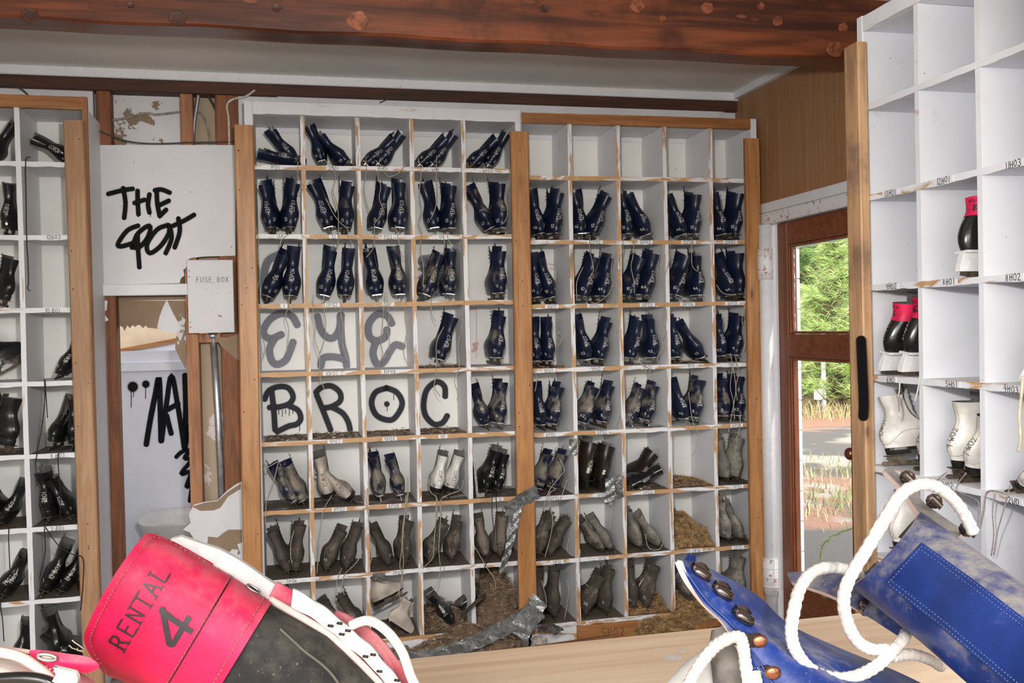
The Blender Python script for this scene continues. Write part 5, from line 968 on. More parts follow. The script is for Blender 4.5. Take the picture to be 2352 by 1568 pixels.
def scrap2(name, p0, p1, w, th_, mat, label, cat='wood scrap'):
    a, b = Vector(p0), Vector(p1); d = b-a; q = d.normalized().cross(Vector((0, 0, 1))).normalized(); up = q.cross(d.normalized())
    prof = [a-q*w*.4, a+d*.05+q*w*.5, b-d*.08+q*w*.45, b-q*w*.1, b-d*.12-q*w*.5, a+d*.1-q*w*.5]
    m = MB(); m.add([v+up*th_ for v in prof]+[v for v in prof], [tuple(range(6)), tuple(range(11, 5, -1))]+[(i, i+6, (i+1) % 6+6, (i+1) % 6) for i in range(6)])
    me = recalc(m.mesh(name, mat)); return tag(link(name, me), label, cat)
G = lambda x, y, z=.02: at(x, y, 2, z)
scrap2('wood_scrap', G(1208, 1494, .06), G(1420, 1462, .065), .03, .014, MT['scrap'], 'long splintered orange board lying before the brown-topped shelf')
scrap2('wood_scrap', G(1335, 1478, .06), G(1408, 1482, .05), .045, .014, MT['stud'], 'short dark wood wedge lying on the rubble')
scrap2('wood_scrap', G(1560, 1462, .065), G(1665, 1432, .065), .02, .016, MT['scrap'], 'broken brown board end beside the straw heap')
scrap2('wood_scrap', G(1600, 1448, .09), G(1650, 1433, .09), .035, .03, MT['rail'], 'small orange block on the straw heap')
scrap2('wood_scrap', at(1060, 1415, 1, -.06), at(1118, 1362, 1, -.02), .03, .006, MT['rust'], 'dark flat slat sticking out of the debris heap')
p = G(1162, 1500, .0); m = MB(); m.cbox(p.x-.055, p.x+.06, p.y-.01, p.y+.1, .0, .085, .006); tag(m.build('cardboard_box', MT['card']), 'small brown cardboard piece standing below the grey tape', 'cardboard')
def rock(px, py, z, r, label, seed):
    c = at(px, py, 2, z); rr = random.Random(seed); m = MB(); m.ellipsoid((0, 0, 0), (r, r*.8, r*.7), 9, 6); m.v = [tuple(Vector(v)*(1+rr.uniform(-.22, .22))+c) for v in m.v]; return tag(m.build('rubble_lump', MT['stone']), label, 'rubble')
rock(1238, 1474, .075, .045, 'pale rubble lump beside the post foot', 1); rock(1052, 1428, .16, .022, 'small grey stone on the debris heap', 2)
# L bracket leaning in the sixth row
m = MB(); a, b = at(1088, 1058, 1, .03), at(1100, 1148, 1, .03); zf = LZ[5]+TH/2+.001; x0 = LX[4]+.0135
m.prism([(x0, zf+.19), (x0+.016, zf+.18), (x0+.028, zf+.02), (x0+.062, zf+.022), (x0+.06, zf), (x0+.012, zf)], .02, .024); m.prism([(x0, zf+.19), (x0+.004, zf+.19), (x0+.016, zf+.0), (x0+.012, zf)], .02, .06)
tag(m.build('metal_bracket', MT['steel']), 'L-shaped metal bracket standing in the cubby left of the black skates', 'bracket')
# dark splinter stubs
# ------------------------------------------------------------------ rental counter in the foreground
ZK = 1.262; YK = -3.475
ct = empty('rental_counter', (0, -4.1, 0), 'pale pine rental counter in the foreground', 'counter')
o = MB().cbox(-1.6, 2.02, -4.60, YK, ZK-.038, ZK, .003).build('counter_top', MT['counter']); rel(o, ct)
o = MB().cbox(-1.55, 1.98, YK-.06, YK-.03, .0, ZK-.0385, .003).build('counter_front', MT['gyp']); rel(o, ct)
for x in (-1.5, 1.9): o = MB().cbox(x, x+.05, -4.55, YK-.061, 0, ZK-.0385, .003).build('counter_end', MT['gyp']); rel(o, ct)
sp = MB(); rr = random.Random(2)
for (x, y, r) in ((1545, 1510, .012), (1565, 1495, .006), (1510, 1490, .004)):
    c = at(x, y, 2, ZK+.0004); n = 14; sp.add([(c.x+r*math.cos(2*PI*j/n)*rr.uniform(.8, 1.2), c.y+r*math.sin(2*PI*j/n)*rr.uniform(.8, 1.2), ZK+.0004) for j in range(n)], [tuple(range(n))])
rel(sp.build('paint_spots', MT['felt']), ct)
# ------------------------------------------------------------------ skate with pink cuff (RENTAL 4), leaning at lower left
O2 = Vector((500, 1568)); UU = Vector((-.86, -.51)); FF = Vector((.51, -.86)); D0 = .78; SCL = 1/2737.
pk = empty('ice_skate', dep(560, 1640, .80), 'black suede hockey skate with pink cuff reading RENTAL 4', 'ice skate', 'skates piled on the counter'); bpy.context.view_layer.update()
def Q(up, fw, dz): q = O2+UU*up+FF*fw; return dep(q.x, q.y, D0+dz)
def ringc(up):
    """centre and half widths of the boot section at 'up' (photo px along the shaft)"""
    fr = float(np.interp(up, [-620, -520, -420, -310, -169, 0, 100, 340], [120, 150, 165, 186, 222, 218, 222, 218])); bk = float(np.interp(up, [-620, -520, -400, -200, 0, 340], [-110, -150, -165, -120, -92, -88]))
    near = float(np.interp(up, [-620, -450, -200, 0, 340], [.052, .06, .054, .05, .053])); far = float(np.interp(up, [-620, -480, -380, -260, -150, 0, 340], [.20, .215, .205, .13, .075, .055, .055]))
    return (fr+bk)/2, (fr-bk)/2, near, far
def SP_(up, ph, off=0.):
    c, a, nr, fa = ringc(up); k = nr if math.cos(ph) > 0 else fa; ex = off*2737
    return Q(up, c+(a+ex)*math.sin(ph), -(k+off)*math.cos(ph))
def SF(up, fw, off=.0012):
    c, a, nr, fa = ringc(up); s = max(-.999, min(.999, (fw-c)/a)); return SP_(up, math.asin(s), off)
def addto(root, mb, name, mats, smooth=True, rc=False):
    inv = root.matrix_world.inverted(); mb.v = [tuple(inv@Vector(v)) for v in mb.v]; me = mb.mesh(name, mats, smooth)
    if rc: recalc(me)
    o = link(name, me, root); return o
m = MB(); rows = []
for up in (-8, -60, -110, -160, -210, -260, -310, -360, -410, -460, -510, -560, -600, -625): rows.append([SP_(up, PI*(2*j/44-1)) for j in range(45)])
m.grid(rows, 0, True); m.add(rows[-1][:44], [tuple(range(44))]); m.grid([[SP_(30, PI*(2*j/44-1), -.004) for j in range(45)], rows[0]], 0, True); o = addto(pk, m, 'boot', [MT['suede']]); o['dust'] = .4
# cuff sheet with rounded corners
m = MB(); rows = []; N = 60
def rim(ph):
    d = math.degrees(ph); t = 331-16*math.sin(ph)**2
    t -= 75*sstep(62, 90, d)+170*sstep(84, 100, d); t -= 92*sstep(48, 100, -d)+120*sstep(90, 150, -d); return t
for i in range(13):
    r_ = []
    for j in range(N+1):
        ph = math.radians(-165+j*(262/N)); lo = -10-2*math.sin(ph); up = lo+(rim(ph)-lo)*i/12
        fl = .0022+(.0014 if i == 12 else 0)+.006*sstep(.5, 1., i/12)*sstep(-40, -100, math.degrees(ph)); r_.append(SP_(up, ph, fl))
    rows.append(r_)
ctr = lambda up: Q(up, ringc(up)[0], 0)
m.sheet(rows, lambda i, j: (rows[i][j]-ctr(160)).normalized(), .0042, 0, 1); o = addto(pk, m, 'cuff', [MT['pinkl'], MT['trimp']], True, True); o['dust'] = .34
lo_ = MB(); rows2 = [[SP_(up if up < 200 else min(up, rim(ph)-14), ph, -.0032) for ph in [math.radians(-163+j*(258/N)) for j in range(N+1)]] for up in (10, 80, 150, 220, 290, 330)]
lo_.grid(rows2); addto(pk, lo_, 'lining', [MT['felt']])
# stitching rows, seams
st = MB()
def dashes(f, n, fill=.5, r=.0006):
    for i in range(n): a, b = f((i+.2)/n), f((i+.2+fill)/n); st.tube([a, b], r, 4)
def rimline(s):
    ph = math.radians(-86+s*158); return SP_(rim(ph)-17, math.radians(-83+s*152), .0046+.004*sstep(-40, -100, math.degrees(ph)))
dashes(rimline, 44); dashes(lambda s: SP_(100, math.radians(-78+s*160), .003), 40); dashes(lambda s: SP_(8, math.radians(-78+s*160), .003), 40)
dashes(lambda s: SP_(300-200*s, math.radians(76), .0036), 16); addto(pk, st, 'stitching', [MT['stitch']])['kind'] = 'stuff'
sm = MB(); sm.tube([SP_(96, math.radians(-86+i*4.3), .0025) for i in range(41)], .0005, 5); addto(pk, sm, 'seam', [MT['brownl']])
# writing
tx = MB()
def wt(txt, h, w, fw0, up0, sp=.8, serif=0):
    stk, L = text_strokes(txt, h, sp, 0, 0)
    for pl in stk:
        Pn = []
        for (a0, b0), (a1, b1) in zip(pl[:-1], pl[1:]):
            k = 6
            Pn += [(a0+(a1-a0)*q/k, b0+(b1-b0)*q/k) for q in range(k)]
        Pn.append(pl[-1]); ribbon2(tx, Pn, w, lambda a, b: SF(up0+b, fw0+a, .0031))
        if serif:
            for (a, b) in (pl[0], pl[-1]):
                if b < .03*h or b > .97*h: ribbon2(tx, [(a-serif, b), (a+serif, b)], w*.6, lambda a, b: SF(up0+b, fw0+a, .0032))
wt('RENTAL', 42, 4.2, -44, 222, .82, 6)
fo = [[(60, 84), (2, 30), (4, 22), (72, 22)], [(56, 84), (52, 50), (50, 2)]]
for pl in fo:
    Pn = []
    for (a0, b0), (a1, b1) in zip(pl[:-1], pl[1:]): Pn += [(a0+(a1-a0)*q/6, b0+(b1-b0)*q/6) for q in range(6)]
    Pn.append(pl[-1]); ribbon2(tx, Pn, 13, lambda a, b: SF(112+b, 20+a, .0031))
addto(pk, tx, 'lettering', [MT['pinkink']], False)
# eyelet tab and eyelet
ey = MB(); c = SP_(40, math.radians(80), .004); n_ = (c-ctr(40)).normalized(); t1 = (SP_(60, math.radians(80), .004)-SP_(20, math.radians(80), .004)).normalized(); t2 = n_.cross(t1)
cc = [c+t1*(.0062*math.cos(2*PI*j/20))+t2*(.0030*math.sin(2*PI*j/20)) for j in range(21)]; ey.tube(cc, .0009, 6); ey.add(cc[:20], [tuple(range(20))], 1); addto(pk, ey, 'eyelet', [MT['steel'], MT['blackl']])
# white felt tongue rising behind the cuff, piping, pink stay and lace along the front
tg = MB(); rows = []
for i, (up, f0, f1) in enumerate(((262, 150, 228), (240, 150, 246), (200, 150, 256), (150, 150, 266), (105, 150, 268), (70, 150, 266), (20, 150, 262), (-60, 150, 262), (-160, 150, 258))): rows.append([Q(up+4*math.sin(i*2.3+j), f0+(f1-f0)*j/6, .012-.012*math.sin(j/6*PI)) for j in range(7)])
tg.sheet(rows, lambda i, j: Vector((0, -1, 0)), .008); addto(pk, tg, 'tongue', [MT['felt']], True, True)
def edge_fw(up): return float(np.interp(up, [-480, -348, -260, -169, -100, 0], [140, 186, 212, 232, 234, 232]))
pp = MB(); pp.tube([Q(up, edge_fw(up)-6, -.004) for up in range(-5, -480, -15)], .0034, 8); addto(pk, pp, 'piping', [MT['trimp']])
bd = MB(); rows = []
for up in range(0, -480, -14): rows.append([Q(up, edge_fw(up)+q, .004-.002*abs(q-20)/20) for q in (0, 12, 24, 36)])
bd.sheet(rows, lambda i, j: Vector((0, -1, 0)), .005); o = addto(pk, bd, 'eyestay', [MT['pinkl']], True, True); o['dust'] = .6
lc = MB(); rows = []
for k, up in enumerate(range(-50, -480, -10)): w_ = 22+1.5*math.sin(k*.9); rows.append([Q(up+10*q, edge_fw(up)+16+w_*q+2*math.sin(k*.35), -.006-.0015*math.sin(k*.7)) for q in (-.6, 0, .6, 1.1)])
lc.sheet(rows, lambda i, j: Vector((0, -1, 0)), .004); addto(pk, lc, 'flat_lace', [MT['lacew']], True, True)
mk_ = MB()
for k, up in enumerate((-150, -165, -182, -190, -255, -268, -300, -345, -356, -400)): f_ = edge_fw(up)+16+(10 if k % 2 else -6); mk_.tube([Q(up, f_, -.0108), Q(up-12, f_+5, -.0108)], .0011, 4)
addto(pk, mk_, 'lace_flecks', [MT['ink']])['kind'] = 'stuff'
lc = MB(); lc.tube(catmull([Q(-195, 268, -.004), Q(-225, 300, -.004), Q(-275, 300, -.002), Q(-330, 276, -.004), Q(-380, 235, -.006), Q(-460, 190, -.006)], 8), .0042, 8); addto(pk, lc, 'lace', [MT['lacew']])
lp = MB(); rows = []
for i in range(12): up = -150-i*22; rows.append([Q(up, edge_fw(up)+q+22*math.sin(i/11*PI), .012) for q in (20, 34, 48)])
lp.sheet(rows, lambda i, j: Vector((0, -1, 0)), .004); o = addto(pk, lp, 'far_eyestay', [MT['pinkl']], True, True); o['dust'] = .75
cr_ = MB(); cr_.tube(catmull([SP_(-60, .85, .0003), SP_(-130, .72, .0003), SP_(-210, .70, .0003), SP_(-300, .55, .0003)], 8), .0012, 5); o = addto(pk, cr_, 'seam', [MT['suede']]); o['dust'] = .9
fy = MB(); rr = random.Random(6)
for (a, b) in ((196, -60), (212, -20), (200, -40)):
    q0 = SP_(rim(math.radians(-60))-6 if a < 250 else a, math.radians(-62+b*.3), .005); pts = [q0]
    for k in range(4): pts.append(pts[-1]+(cr*rr.uniform(-.006, .001)+cu*rr.uniform(-.002, .004)))
    fy.tube(pts, .0005, 4)
addto(pk, fy, 'frayed_threads', [MT['fray']])['kind'] = 'stuff'
hd = MB(); rows = []
for up, k in ((-622, 1.), (-650, .8), (-690, .7)): rows.append([Q(up, 0+70*k*math.sin(2*PI*j/24)*.55, .075-.13*k*math.cos(2*PI*j/24)) for j in range(25)])
hd.grid(rows); hd.add(rows[-1][:24], [tuple(range(24))]); addto(pk, hd, 'blade_holder', [MT['holder']], True, True)
# ------------------------------------------------------------------ pink-trimmed skate at the lower left corner
p2 = empty('ice_skate', dep(60, 1640, .74), 'grey-white skate with red pink trim in the bottom left corner', 'ice skate', 'skates piled on the counter'); bpy.context.view_layer.update()
m = MB(); rows = []
for t_ in np.linspace(0, 1, 13):
    x = -190+440*t_; top = float(np.interp(x, [-190, 0, 80, 180, 250], [1478, 1492, 1512, 1538, 1590])); bot = 1860-60*t_; cy_, h_ = (top+bot)/2, (bot-top)/2
    rows.append([dep(x+8*math.sin(a), cy_-h_*math.cos(a), .74-.06*math.sin(a)*(.6+.4*math.sin(PI*min(1, .15+t_)))) for a in [2*PI*j/28 for j in range(29)]])
m.grid(rows, 0, True); m.add(rows[0][:28], [tuple(range(28))]); m.add(rows[-1][:28], [tuple(range(28))]); o = addto(p2, m, 'boot', [MT['whitel']], True, True); o['dust'] = .35
def patch(root, name, poly, d0, mat, t=.004, grow=None, dust=.3, dfun=None):
    c = Vector((sum(p[0] for p in poly)/len(poly), sum(p[1] for p in poly)/len(poly))); B = catmull([Vector(p) for p in poly], 4, True)[:-1]; n = len(B); f = dfun or (lambda x, y: d0)
    rows = [[dep(*(c.lerp(b, s)), f(*c.lerp(b, s))-.004*(1-s*s)) for b in B+[B[0]]] for s in (.02, .35, .7, 1.)]
    m = MB(); back = [dep(*b, f(*b)+t) for b in B+[B[0]]]; m.grid(rows); m.grid([rows[-1], back]); m.add(back[:-1], [tuple(range(n))]); o = addto(root, m, name, mat, True, True); o['dust'] = dust; return o
patch(p2, 'eyestay', [(66, 1496), (100, 1493), (150, 1500), (200, 1508), (228, 1528), (200, 1545), (150, 1542), (125, 1552), (95, 1530)], .682, [MT['pinkl']], .05, dust=.35)
patch(p2, 'edge_binding', [(-40, 1484), (0, 1483), (70, 1492), (78, 1502), (40, 1497), (-40, 1492)], .70, [MT['trimp']], .05, dust=.2)
ey = MB(); c = dep(108, 1509, .677); ey.tube([c+cr*(.0068*math.cos(2*PI*j/20))+cu*(.0022*math.sin(2*PI*j/20)-.0009*math.cos(2*PI*j/20)) for j in range(21)], .0014, 6); ey.add([c+cr*(.005*math.cos(2*PI*j/14))+cu*(.0014*math.sin(2*PI*j/14))+cw*.0005 for j in range(14)], [tuple(range(14))]); addto(p2, ey, 'eyelet', [MT['steel']])
st = MB()
for i in range(6): st.tube([dep(76+i*9.3, 1516+i*5.0, .6775), dep(80+i*9.3, 1518+i*5., .6775)], .0009, 5)
addto(p2, st, 'stitching', [MT['trimp']])
pp = MB(); pp.tube(catmull([dep(-30, 1492, .69), dep(40, 1506, .682), dep(85, 1532, .676), dep(118, 1562, .672), dep(140, 1600, .67)], 6), .0038, 8); addto(p2, pp, 'piping', [MT['trimp']])
lc = MB(); rows = []
for i in range(10): rows.append([dep(150+q*34+8*math.sin(i), 1532+i*10+q*8, .668-.004*math.sin(i*1.1)) for q in (-.7, -.2, .3, .8)])
lc.sheet(rows, lambda i, j: -cw, -.004); addto(p2, lc, 'flat_lace', [MT['lacew']], True, True)
bb = MB(); bb.tube(catmull([dep(-40, 1562, .672), dep(50, 1556, .668), dep(110, 1566, .668), dep(150, 1600, .67)], 6), .0045, 8); addto(p2, bb, 'trim', [MT['blackl']])
# ------------------------------------------------------------------ blue boot with its shaft pointing up-left, right foreground
bb_ = empty('ice_skate', dep(2420, 1720, .62), 'blue leather figure skate lying with open shaft toward upper left, right foreground', 'ice skate', 'skates piled on the counter'); bpy.context.view_layer.update()
AXC = [(0, 2036, 1262, .80, 118), (.35, 2120, 1324, .755, 121), (.7, 2200, 1384, .715, 124), (1.2, 2312, 1474, .665, 131), (1.8, 2452, 1585, .615, 142), (2.4, 2590, 1690, .58, 165), (3.0, 2720, 1790, .56, 175)]
AX = np.array(AXC); PV = Vector((.676, -.737))
def BA(t, ph, off=0.):
    x, y, d, h = (float(np.interp(t, AX[:, 0], AX[:, i])) for i in (1, 2, 3, 4)); r = h/FPX*d; px = Vector((x, y))+PV*((h+off*FPX/d)*math.sin(ph)); return dep(px.x, px.y, d-(r*.92+off)*math.cos(ph))
m = MB(); O_ = []; I_ = []; N = 48
for i, t in enumerate(np.linspace(-.02, 3., 26)):
    ro, ri = [], []
    for j in range(N+1):
        ph = math.radians(-158+j*316/N); tt = t-(.10*math.cos(ph)*(1-min(1, t)) if False else 0)
        dt = (-.18*sstep(70, 150, abs(math.degrees(ph)))+.05*math.cos(ph))*(1-min(1, max(0, t))); ro.append(BA(tt+dt, ph)); ri.append(BA(tt+dt, ph, -.0042))
    O_.append(ro); I_.append(ri)
m.grid(O_, 0); m.grid(I_, 1, True); m.grid([O_[0], I_[0]], 2, True); m.grid([[r_[0] for r_ in O_], [r_[0] for r_ in I_]], 2); m.grid([[r_[-1] for r_ in O_], [r_[-1] for r_ in I_]], 2, True)
o = addto(bb_, m, 'boot', [MT['blue'], MT['greyl'], MT['trimp']], True, True); o['dust'] = .46
# back stay strip with two stitched rows
m = MB(); rows = [[BA(t, math.radians(-32+j*62/10), .0016) for j in range(11)] for t in np.linspace(.16, 3., 22)]
m.sheet(rows, lambda i, j: -cw, -.0016); o = addto(bb_, m, 'back_stay', [MT['blue']], True, True); o['dust'] = .16
st = MB()
for a in (-29, -24, 22, 27):
    for i in range(90): t = .2+i*.03; st.tube([BA(t, math.radians(a), .0022), BA(t+.014, math.radians(a), .0022)], .00045, 4)
for i in range(14): a = -28+i*4; st.tube([BA(.185, math.radians(a), .0022), BA(.185, math.radians(a+2), .0022)], .0006, 4)
addto(bb_, st, 'stitching', [MT['stitchb']])['kind'] = 'stuff'
# flaps: left one seen edge-on, right one standing up
def flap(name, A_, B_, dust, n=14, t=.0045):
    a = catmull([dep(*p) for p in A_], n); b = catmull([dep(*p) for p in B_], n); rows = [[p.lerp(q, s) for s in (0, .25, .5, .75, 1)] for p, q in zip(a, b)]
    def nn(i, j):
        u_ = Vector(rows[min(i+1, len(rows)-1)][j])-Vector(rows[max(i-1, 0)][j]); v_ = rows[i][4]-rows[i][0]; w_ = u_.cross(v_); return w_.normalized() if w_.length > 1e-9 else Vector((0, 0, 1))
    m = MB(); m.sheet(rows, nn, t, 0, 1); o = addto(bb_, m, name, [MT['blue'], MT['trimp']], True, True); o['dust'] = dust; return o
flap('flap', [(1812, 1322, .90), (1900, 1318, .87), (1985, 1316, .83), (2050, 1305, .775)], [(1822, 1344, .885), (1905, 1372, .84), (1990, 1415, .80), (2090, 1470, .755)], .5)
flap('flap', [(2030, 1078, .86), (2075, 1126, .83), (2112, 1178, .80), (2190, 1245, .76)], [(2044, 1070, .87), (2090, 1112, .845), (2128, 1158, .82), (2215, 1218, .78)], .6, 10)
def hook(root, p, d1, d2, s=.0055):
    """curled lacing hook: base plate along d1, curl along d2"""
    m = MB(); n_ = d1.cross(d2).normalized(); m.tube([p-n_*.0, p+n_*.0012], s*1.15, 10)
    rows = []
    for j in range(9): a = -.15*PI+1.25*PI*j/8; c_ = p+n_*(s*.65+s*.62*math.sin(a-PI/2))+d2*(s*.72*math.cos(a-PI/2)); rows.append([c_+d1*(s*q) for q in (-.95, -.5, 0, .5, .95)])
    m.sheet(rows, lambda i, j: n_, .0011); return addto(root, m, 'lacing_hook', [MT['hookm']], True, True)
hook(bb_, dep(2084, 1096, .835), (cr*.7-cu*.7), (cr*.6+cu*.7-cw*.3), .006); hook(bb_, dep(2222, 1214, .765), (cr*.7-cu*.7), (cr*.6+cu*.7-cw*.3), .006)
hook(bb_, dep(2145, 1150, .80), (cr*.7-cu*.7), (cr*.6+cu*.7-cw*.3), .006); hook(bb_, dep(1992, 1395, .80), (cr*.7-cu*.5), (-cu*.8-cr*.2), .007); hook(bb_, dep(1905, 1362, .85), (cr*.8-cu*.2), (-cu*.8), .006)
# foot and sole of that boot beyond the picture's lower right corner
m = MB(); rows = []
for t, f in ((2.7, .9), (3.0, 1.1), (3.25, 1.15), (3.4, .9)): c = dep(*[float(np.interp(t, AX[:, 0], AX[:, i])) for i in (1, 2)], float(np.interp(t, AX[:, 0], AX[:, 3]))); c = c+(cr*.05-cu*.02)*(max(0, t-3)); rows.append([c+cr*(.045*f*math.cos(2*PI*j/24))+cw*(.06*f*math.sin(2*PI*j/24)+.03)+cu*(.02*math.cos(2*PI*j/24)) for j in range(25)])
m.grid(rows); m.add(rows[-1][:24], [tuple(range(24))]); o = addto(bb_, m, 'heel', [MT['blue']], True, True); o['dust'] = .4
# white rope laces
def rope(root, P, r=.0047, seed=0):
    pts = catmull([dep(*p) for p in P], 10); rr = random.Random(seed); m = MB(); n = len(pts)
    m.tube(pts, [r*(1+.07*math.sin(i*2.1)+rr.uniform(-.05, .05)) for i in range(n)], 10)
    f = MB()
    for i in range(0, n-1):
        for q in range(9):
            p = pts[i].lerp(pts[i+1], rr.random()); d = Vector((rr.gauss(0, 1), rr.gauss(0, 1), rr.gauss(0, 1))).normalized(); a = p+d*r*.9; b = a+d*rr.uniform(.0003, .0012)+Vector((rr.uniform(-1, 1), rr.uniform(-1, 1), rr.uniform(-1, 1)))*.0004
            f.tube([a, b], .00016, 3, 0, False)
    o = addto(root, m, 'rope_lace', [MT['lacew']]); k = addto(root, f, 'lace_fuzz', [MT['lacew']]); k.parent = o; k['kind'] = 'stuff'; return o
rope(bb_, [(2236, 1222, .755), (2205, 1165, .75), (2160, 1122, .74), (2115, 1112, .735), (2070, 1135, .73), (2030, 1195, .72), (1990, 1262, .715), (1955, 1320, .71), (1938, 1370, .71), (1945, 1425, .715), (1968, 1470, .72), (2000, 1490, .72), (2040, 1492, .72)], .0049, 1)
rope(bb_, [(1975, 1318, .80), (1920, 1303, .77), (1870, 1312, .745), (1838, 1350, .72), (1822, 1410, .70), (1818, 1460, .70), (1832, 1500, .70), (1868, 1540, .70), (1930, 1558, .70), (1985, 1545, .71), (2030, 1515, .715), (2072, 1470, .73), (2080, 1455, .75)], .0047, 2)
rope(bb_, [(2050, 1508, .725), (2090, 1502, .735), (2130, 1512, .75), (2160, 1530, .78)], .0044, 3)
# ------------------------------------------------------------------ second blue boot: open quarter with hooks and copper-riveted tabs
b2 = empty('ice_skate', dep(2000, 1760, .74), 'open blue leather boot quarter with hooks and copper rivets, right foreground', 'ice skate', 'skates piled on the counter'); bpy.context.view_layer.update()
EL = [(1562, 1286), (1580, 1330), (1615, 1385), (1660, 1428), (1690, 1475), (1722, 1540), (1752, 1610), (1790, 1700), (1840, 1800)]; ER = [(1578, 1280), (1645, 1312), (1738, 1365), (1812, 1432), (1930, 1488), (2075, 1548), (2200, 1615), (2320, 1700), (2420, 1800)]
el = catmull([Vector(p) for p in EL], 6); er = catmull([Vector(p) for p in ER], 6)
def B2(i, s, off=0.):
    p = el[i].lerp(er[i], s); w_ = (er[i]-el[i]).length; t = i/(len(el)-1)
    d = .735+.05*s-.035*t-min(.05, w_*.00012)*math.sin(PI*min(1, s*.9+.08))-off; return dep(p.x, p.y, d)
rows = [[B2(i, s) for s in np.linspace(0, 1, 15)] for i in range(len(el))]
def nb(i, j):
    a = rows[min(i+1, len(rows)-1)][j]-rows[max(i-1, 0)][j]; b = rows[i][min(j+1, 14)]-rows[i][max(j-1, 0)]; w_ = b.cross(a); w_.normalize(); return w_ if w_.dot(cw) < 0 else -w_
m = MB(); m.sheet(rows, nb, .0045, 0, 1); o = addto(b2, m, 'quarter', [MT['blue'], MT['trimp']], True, True); o['dust'] = .26
ln = MB(); ln.tube([B2(i, .10, .0016) for i in range(3, len(el))], .0009, 5); o = addto(b2, ln, 'seam', [MT['blue']])
bn = MB(); rows_b = [[dep(*(el[i]+Vector((q, q*.15))), .737-.035*i/(len(el)-1)+.0005) for q in (-7, -1, 4)] for i in range(len(el))]; bn.sheet(rows_b, lambda i, j: -cw, -.003); addto(b2, bn, 'edge_binding', [MT['trimp']], True, True)
def onB(x, y):
    best = min(((el[i].lerp(er[i], s)-Vector((x, y))).length, i, s) for i in range(len(el)) for s in np.linspace(0, 1, 30)); return B2(best[1], best[2], .001)
for (x, y) in ((1608, 1314), (1656, 1358), (1702, 1410)):
    p = onB(x, y); d1 = (cr*.72-cu*.52+cw*.1).normalized(); d2 = (-cr*.35-cu*.9).normalized(); m = MB(); n_ = -cw; s = .0075
    m.tube([p, p+n_*.0015], s*1.05, 12); rows_h = []
    for j in range(10): a = PI*.55-1.25*PI*j/9; c_ = p+n_*(.0052+.0048*math.sin(a))+(-d2)*(.0050*math.cos(a)); rows_h.append([c_+d1*(s*1.15*q) for q in (-1, -.6, 0, .6, 1)])
    m.sheet(rows_h, lambda i, j: -cw, .0014); m.tube([p+d1*(s*q)+n_*.0088 for q in (-1.05, -.5, 0, .5, 1.05)], [.0022, .0034, .0036, .0034, .0022], 8); addto(b2, m, 'lacing_hook', [MT['hookm']], True, True)
for (x, y, x2, y2) in ((1698, 1466, 1736, 1472), (1742, 1540, 1772, 1537)):
    a, b = dep(x, y, .705), onB(x2, y2)+(-cw)*.001; m = MB(); d = (b-a).normalized(); q = d.cross(cw).normalized(); w_ = .0058
    rows_t = [[a-d*.004+q*w_*u*.9+cw*.004 for u in (-1, 0, 1)], [a+q*w_*u-cw*.002 for u in (-1, 0, 1)], [a.lerp(b, .5)+q*w_*u*.8-cw*.003 for u in (-1, 0, 1)], [b+q*w_*u-cw*.001 for u in (-1, 0, 1)], [b+d*.006+q*w_*u*.6-cw*.0005 for u in (-1, 0, 1)]]
    m.sheet(rows_t, lambda i, j: -cw, .002); o = addto(b2, m, 'lace_tab', [MT['brownl']], True, True)
    m = MB(); R_ = Matrix((cr, cu, cw)).transposed(); m.ellipsoid(b-cw*.002+d*.001, (.0062, .0052, .0028), 14, 8, 0, R_); k = addto(b2, m, 'rivet', [MT['copper']], True); 
# grey tongue and lining inside the quarter
m = MB(); rows = []
for i, (x, y, d, h) in enumerate(((1660, 1440, .775, 26), (1668, 1475, .765, 40), (1685, 1530, .75, 50), (1700, 1600, .735, 58), (1725, 1700, .72, 62))): rows.append([dep(x+h*math.sin(a), y-h*.25*math.sin(a), d-.016*math.cos(a)) for a in np.linspace(-PI, PI, 25)])
m.grid(rows); m.add(rows[0][:24], [tuple(range(24))]); m.add(rows[-1][:24], [tuple(range(24))]); o = addto(b2, m, 'tongue', [MT['greyl']], True, True); o['dust'] = .5
m = MB(); rows = []
for i, (x, y, d, h) in enumerate(((1640, 1478, .80, 14), (1618, 1510, .79, 44), (1600, 1560, .775, 78), (1600, 1640, .76, 110), (1640, 1760, .74, 130))): rows.append([dep(x+h*math.sin(a), y-h*.2*math.sin(a), d-.02*math.cos(a)) for a in np.linspace(-PI, PI, 25)])
m.grid(rows); m.add(rows[-1][:24], [tuple(range(24))]); o = addto(b2, m, 'lining', [MT['felt']], True, True)
rope(b2, [(1560, 1620, .735), (1582, 1570, .73), (1606, 1528, .725), (1640, 1486, .718), (1672, 1466, .71), (1698, 1463, .703), (1706, 1480, .70), (1712, 1520, .698), (1720, 1575, .695), (1728, 1640, .69)], .0047, 5)
rope(b2, [(1735, 1542, .70), (1740, 1575, .695), (1748, 1640, .69)], .0043, 6)
# body of that boot below the frame, resting on the counter
m = MB(); rows = []
for t in np.linspace(0, 1, 10):
    x, y, d = 1860+520*t, 1760+40*t, .74-.04*t; h = 150-40*(2*t-1)**2
    rows.append([dep(x, y+h*math.cos(a)*.8, d+.055*math.sin(a)*(1-.4*(2*t-1)**4)) for a in np.linspace(-PI, PI, 25)])
m.grid(rows); m.add(rows[0][:24], [tuple(range(24))]); m.add(rows[-1][:24], [tuple(range(24))]); o = addto(b2, m, 'vamp', [MT['blue']], True, True); o['dust'] = .4
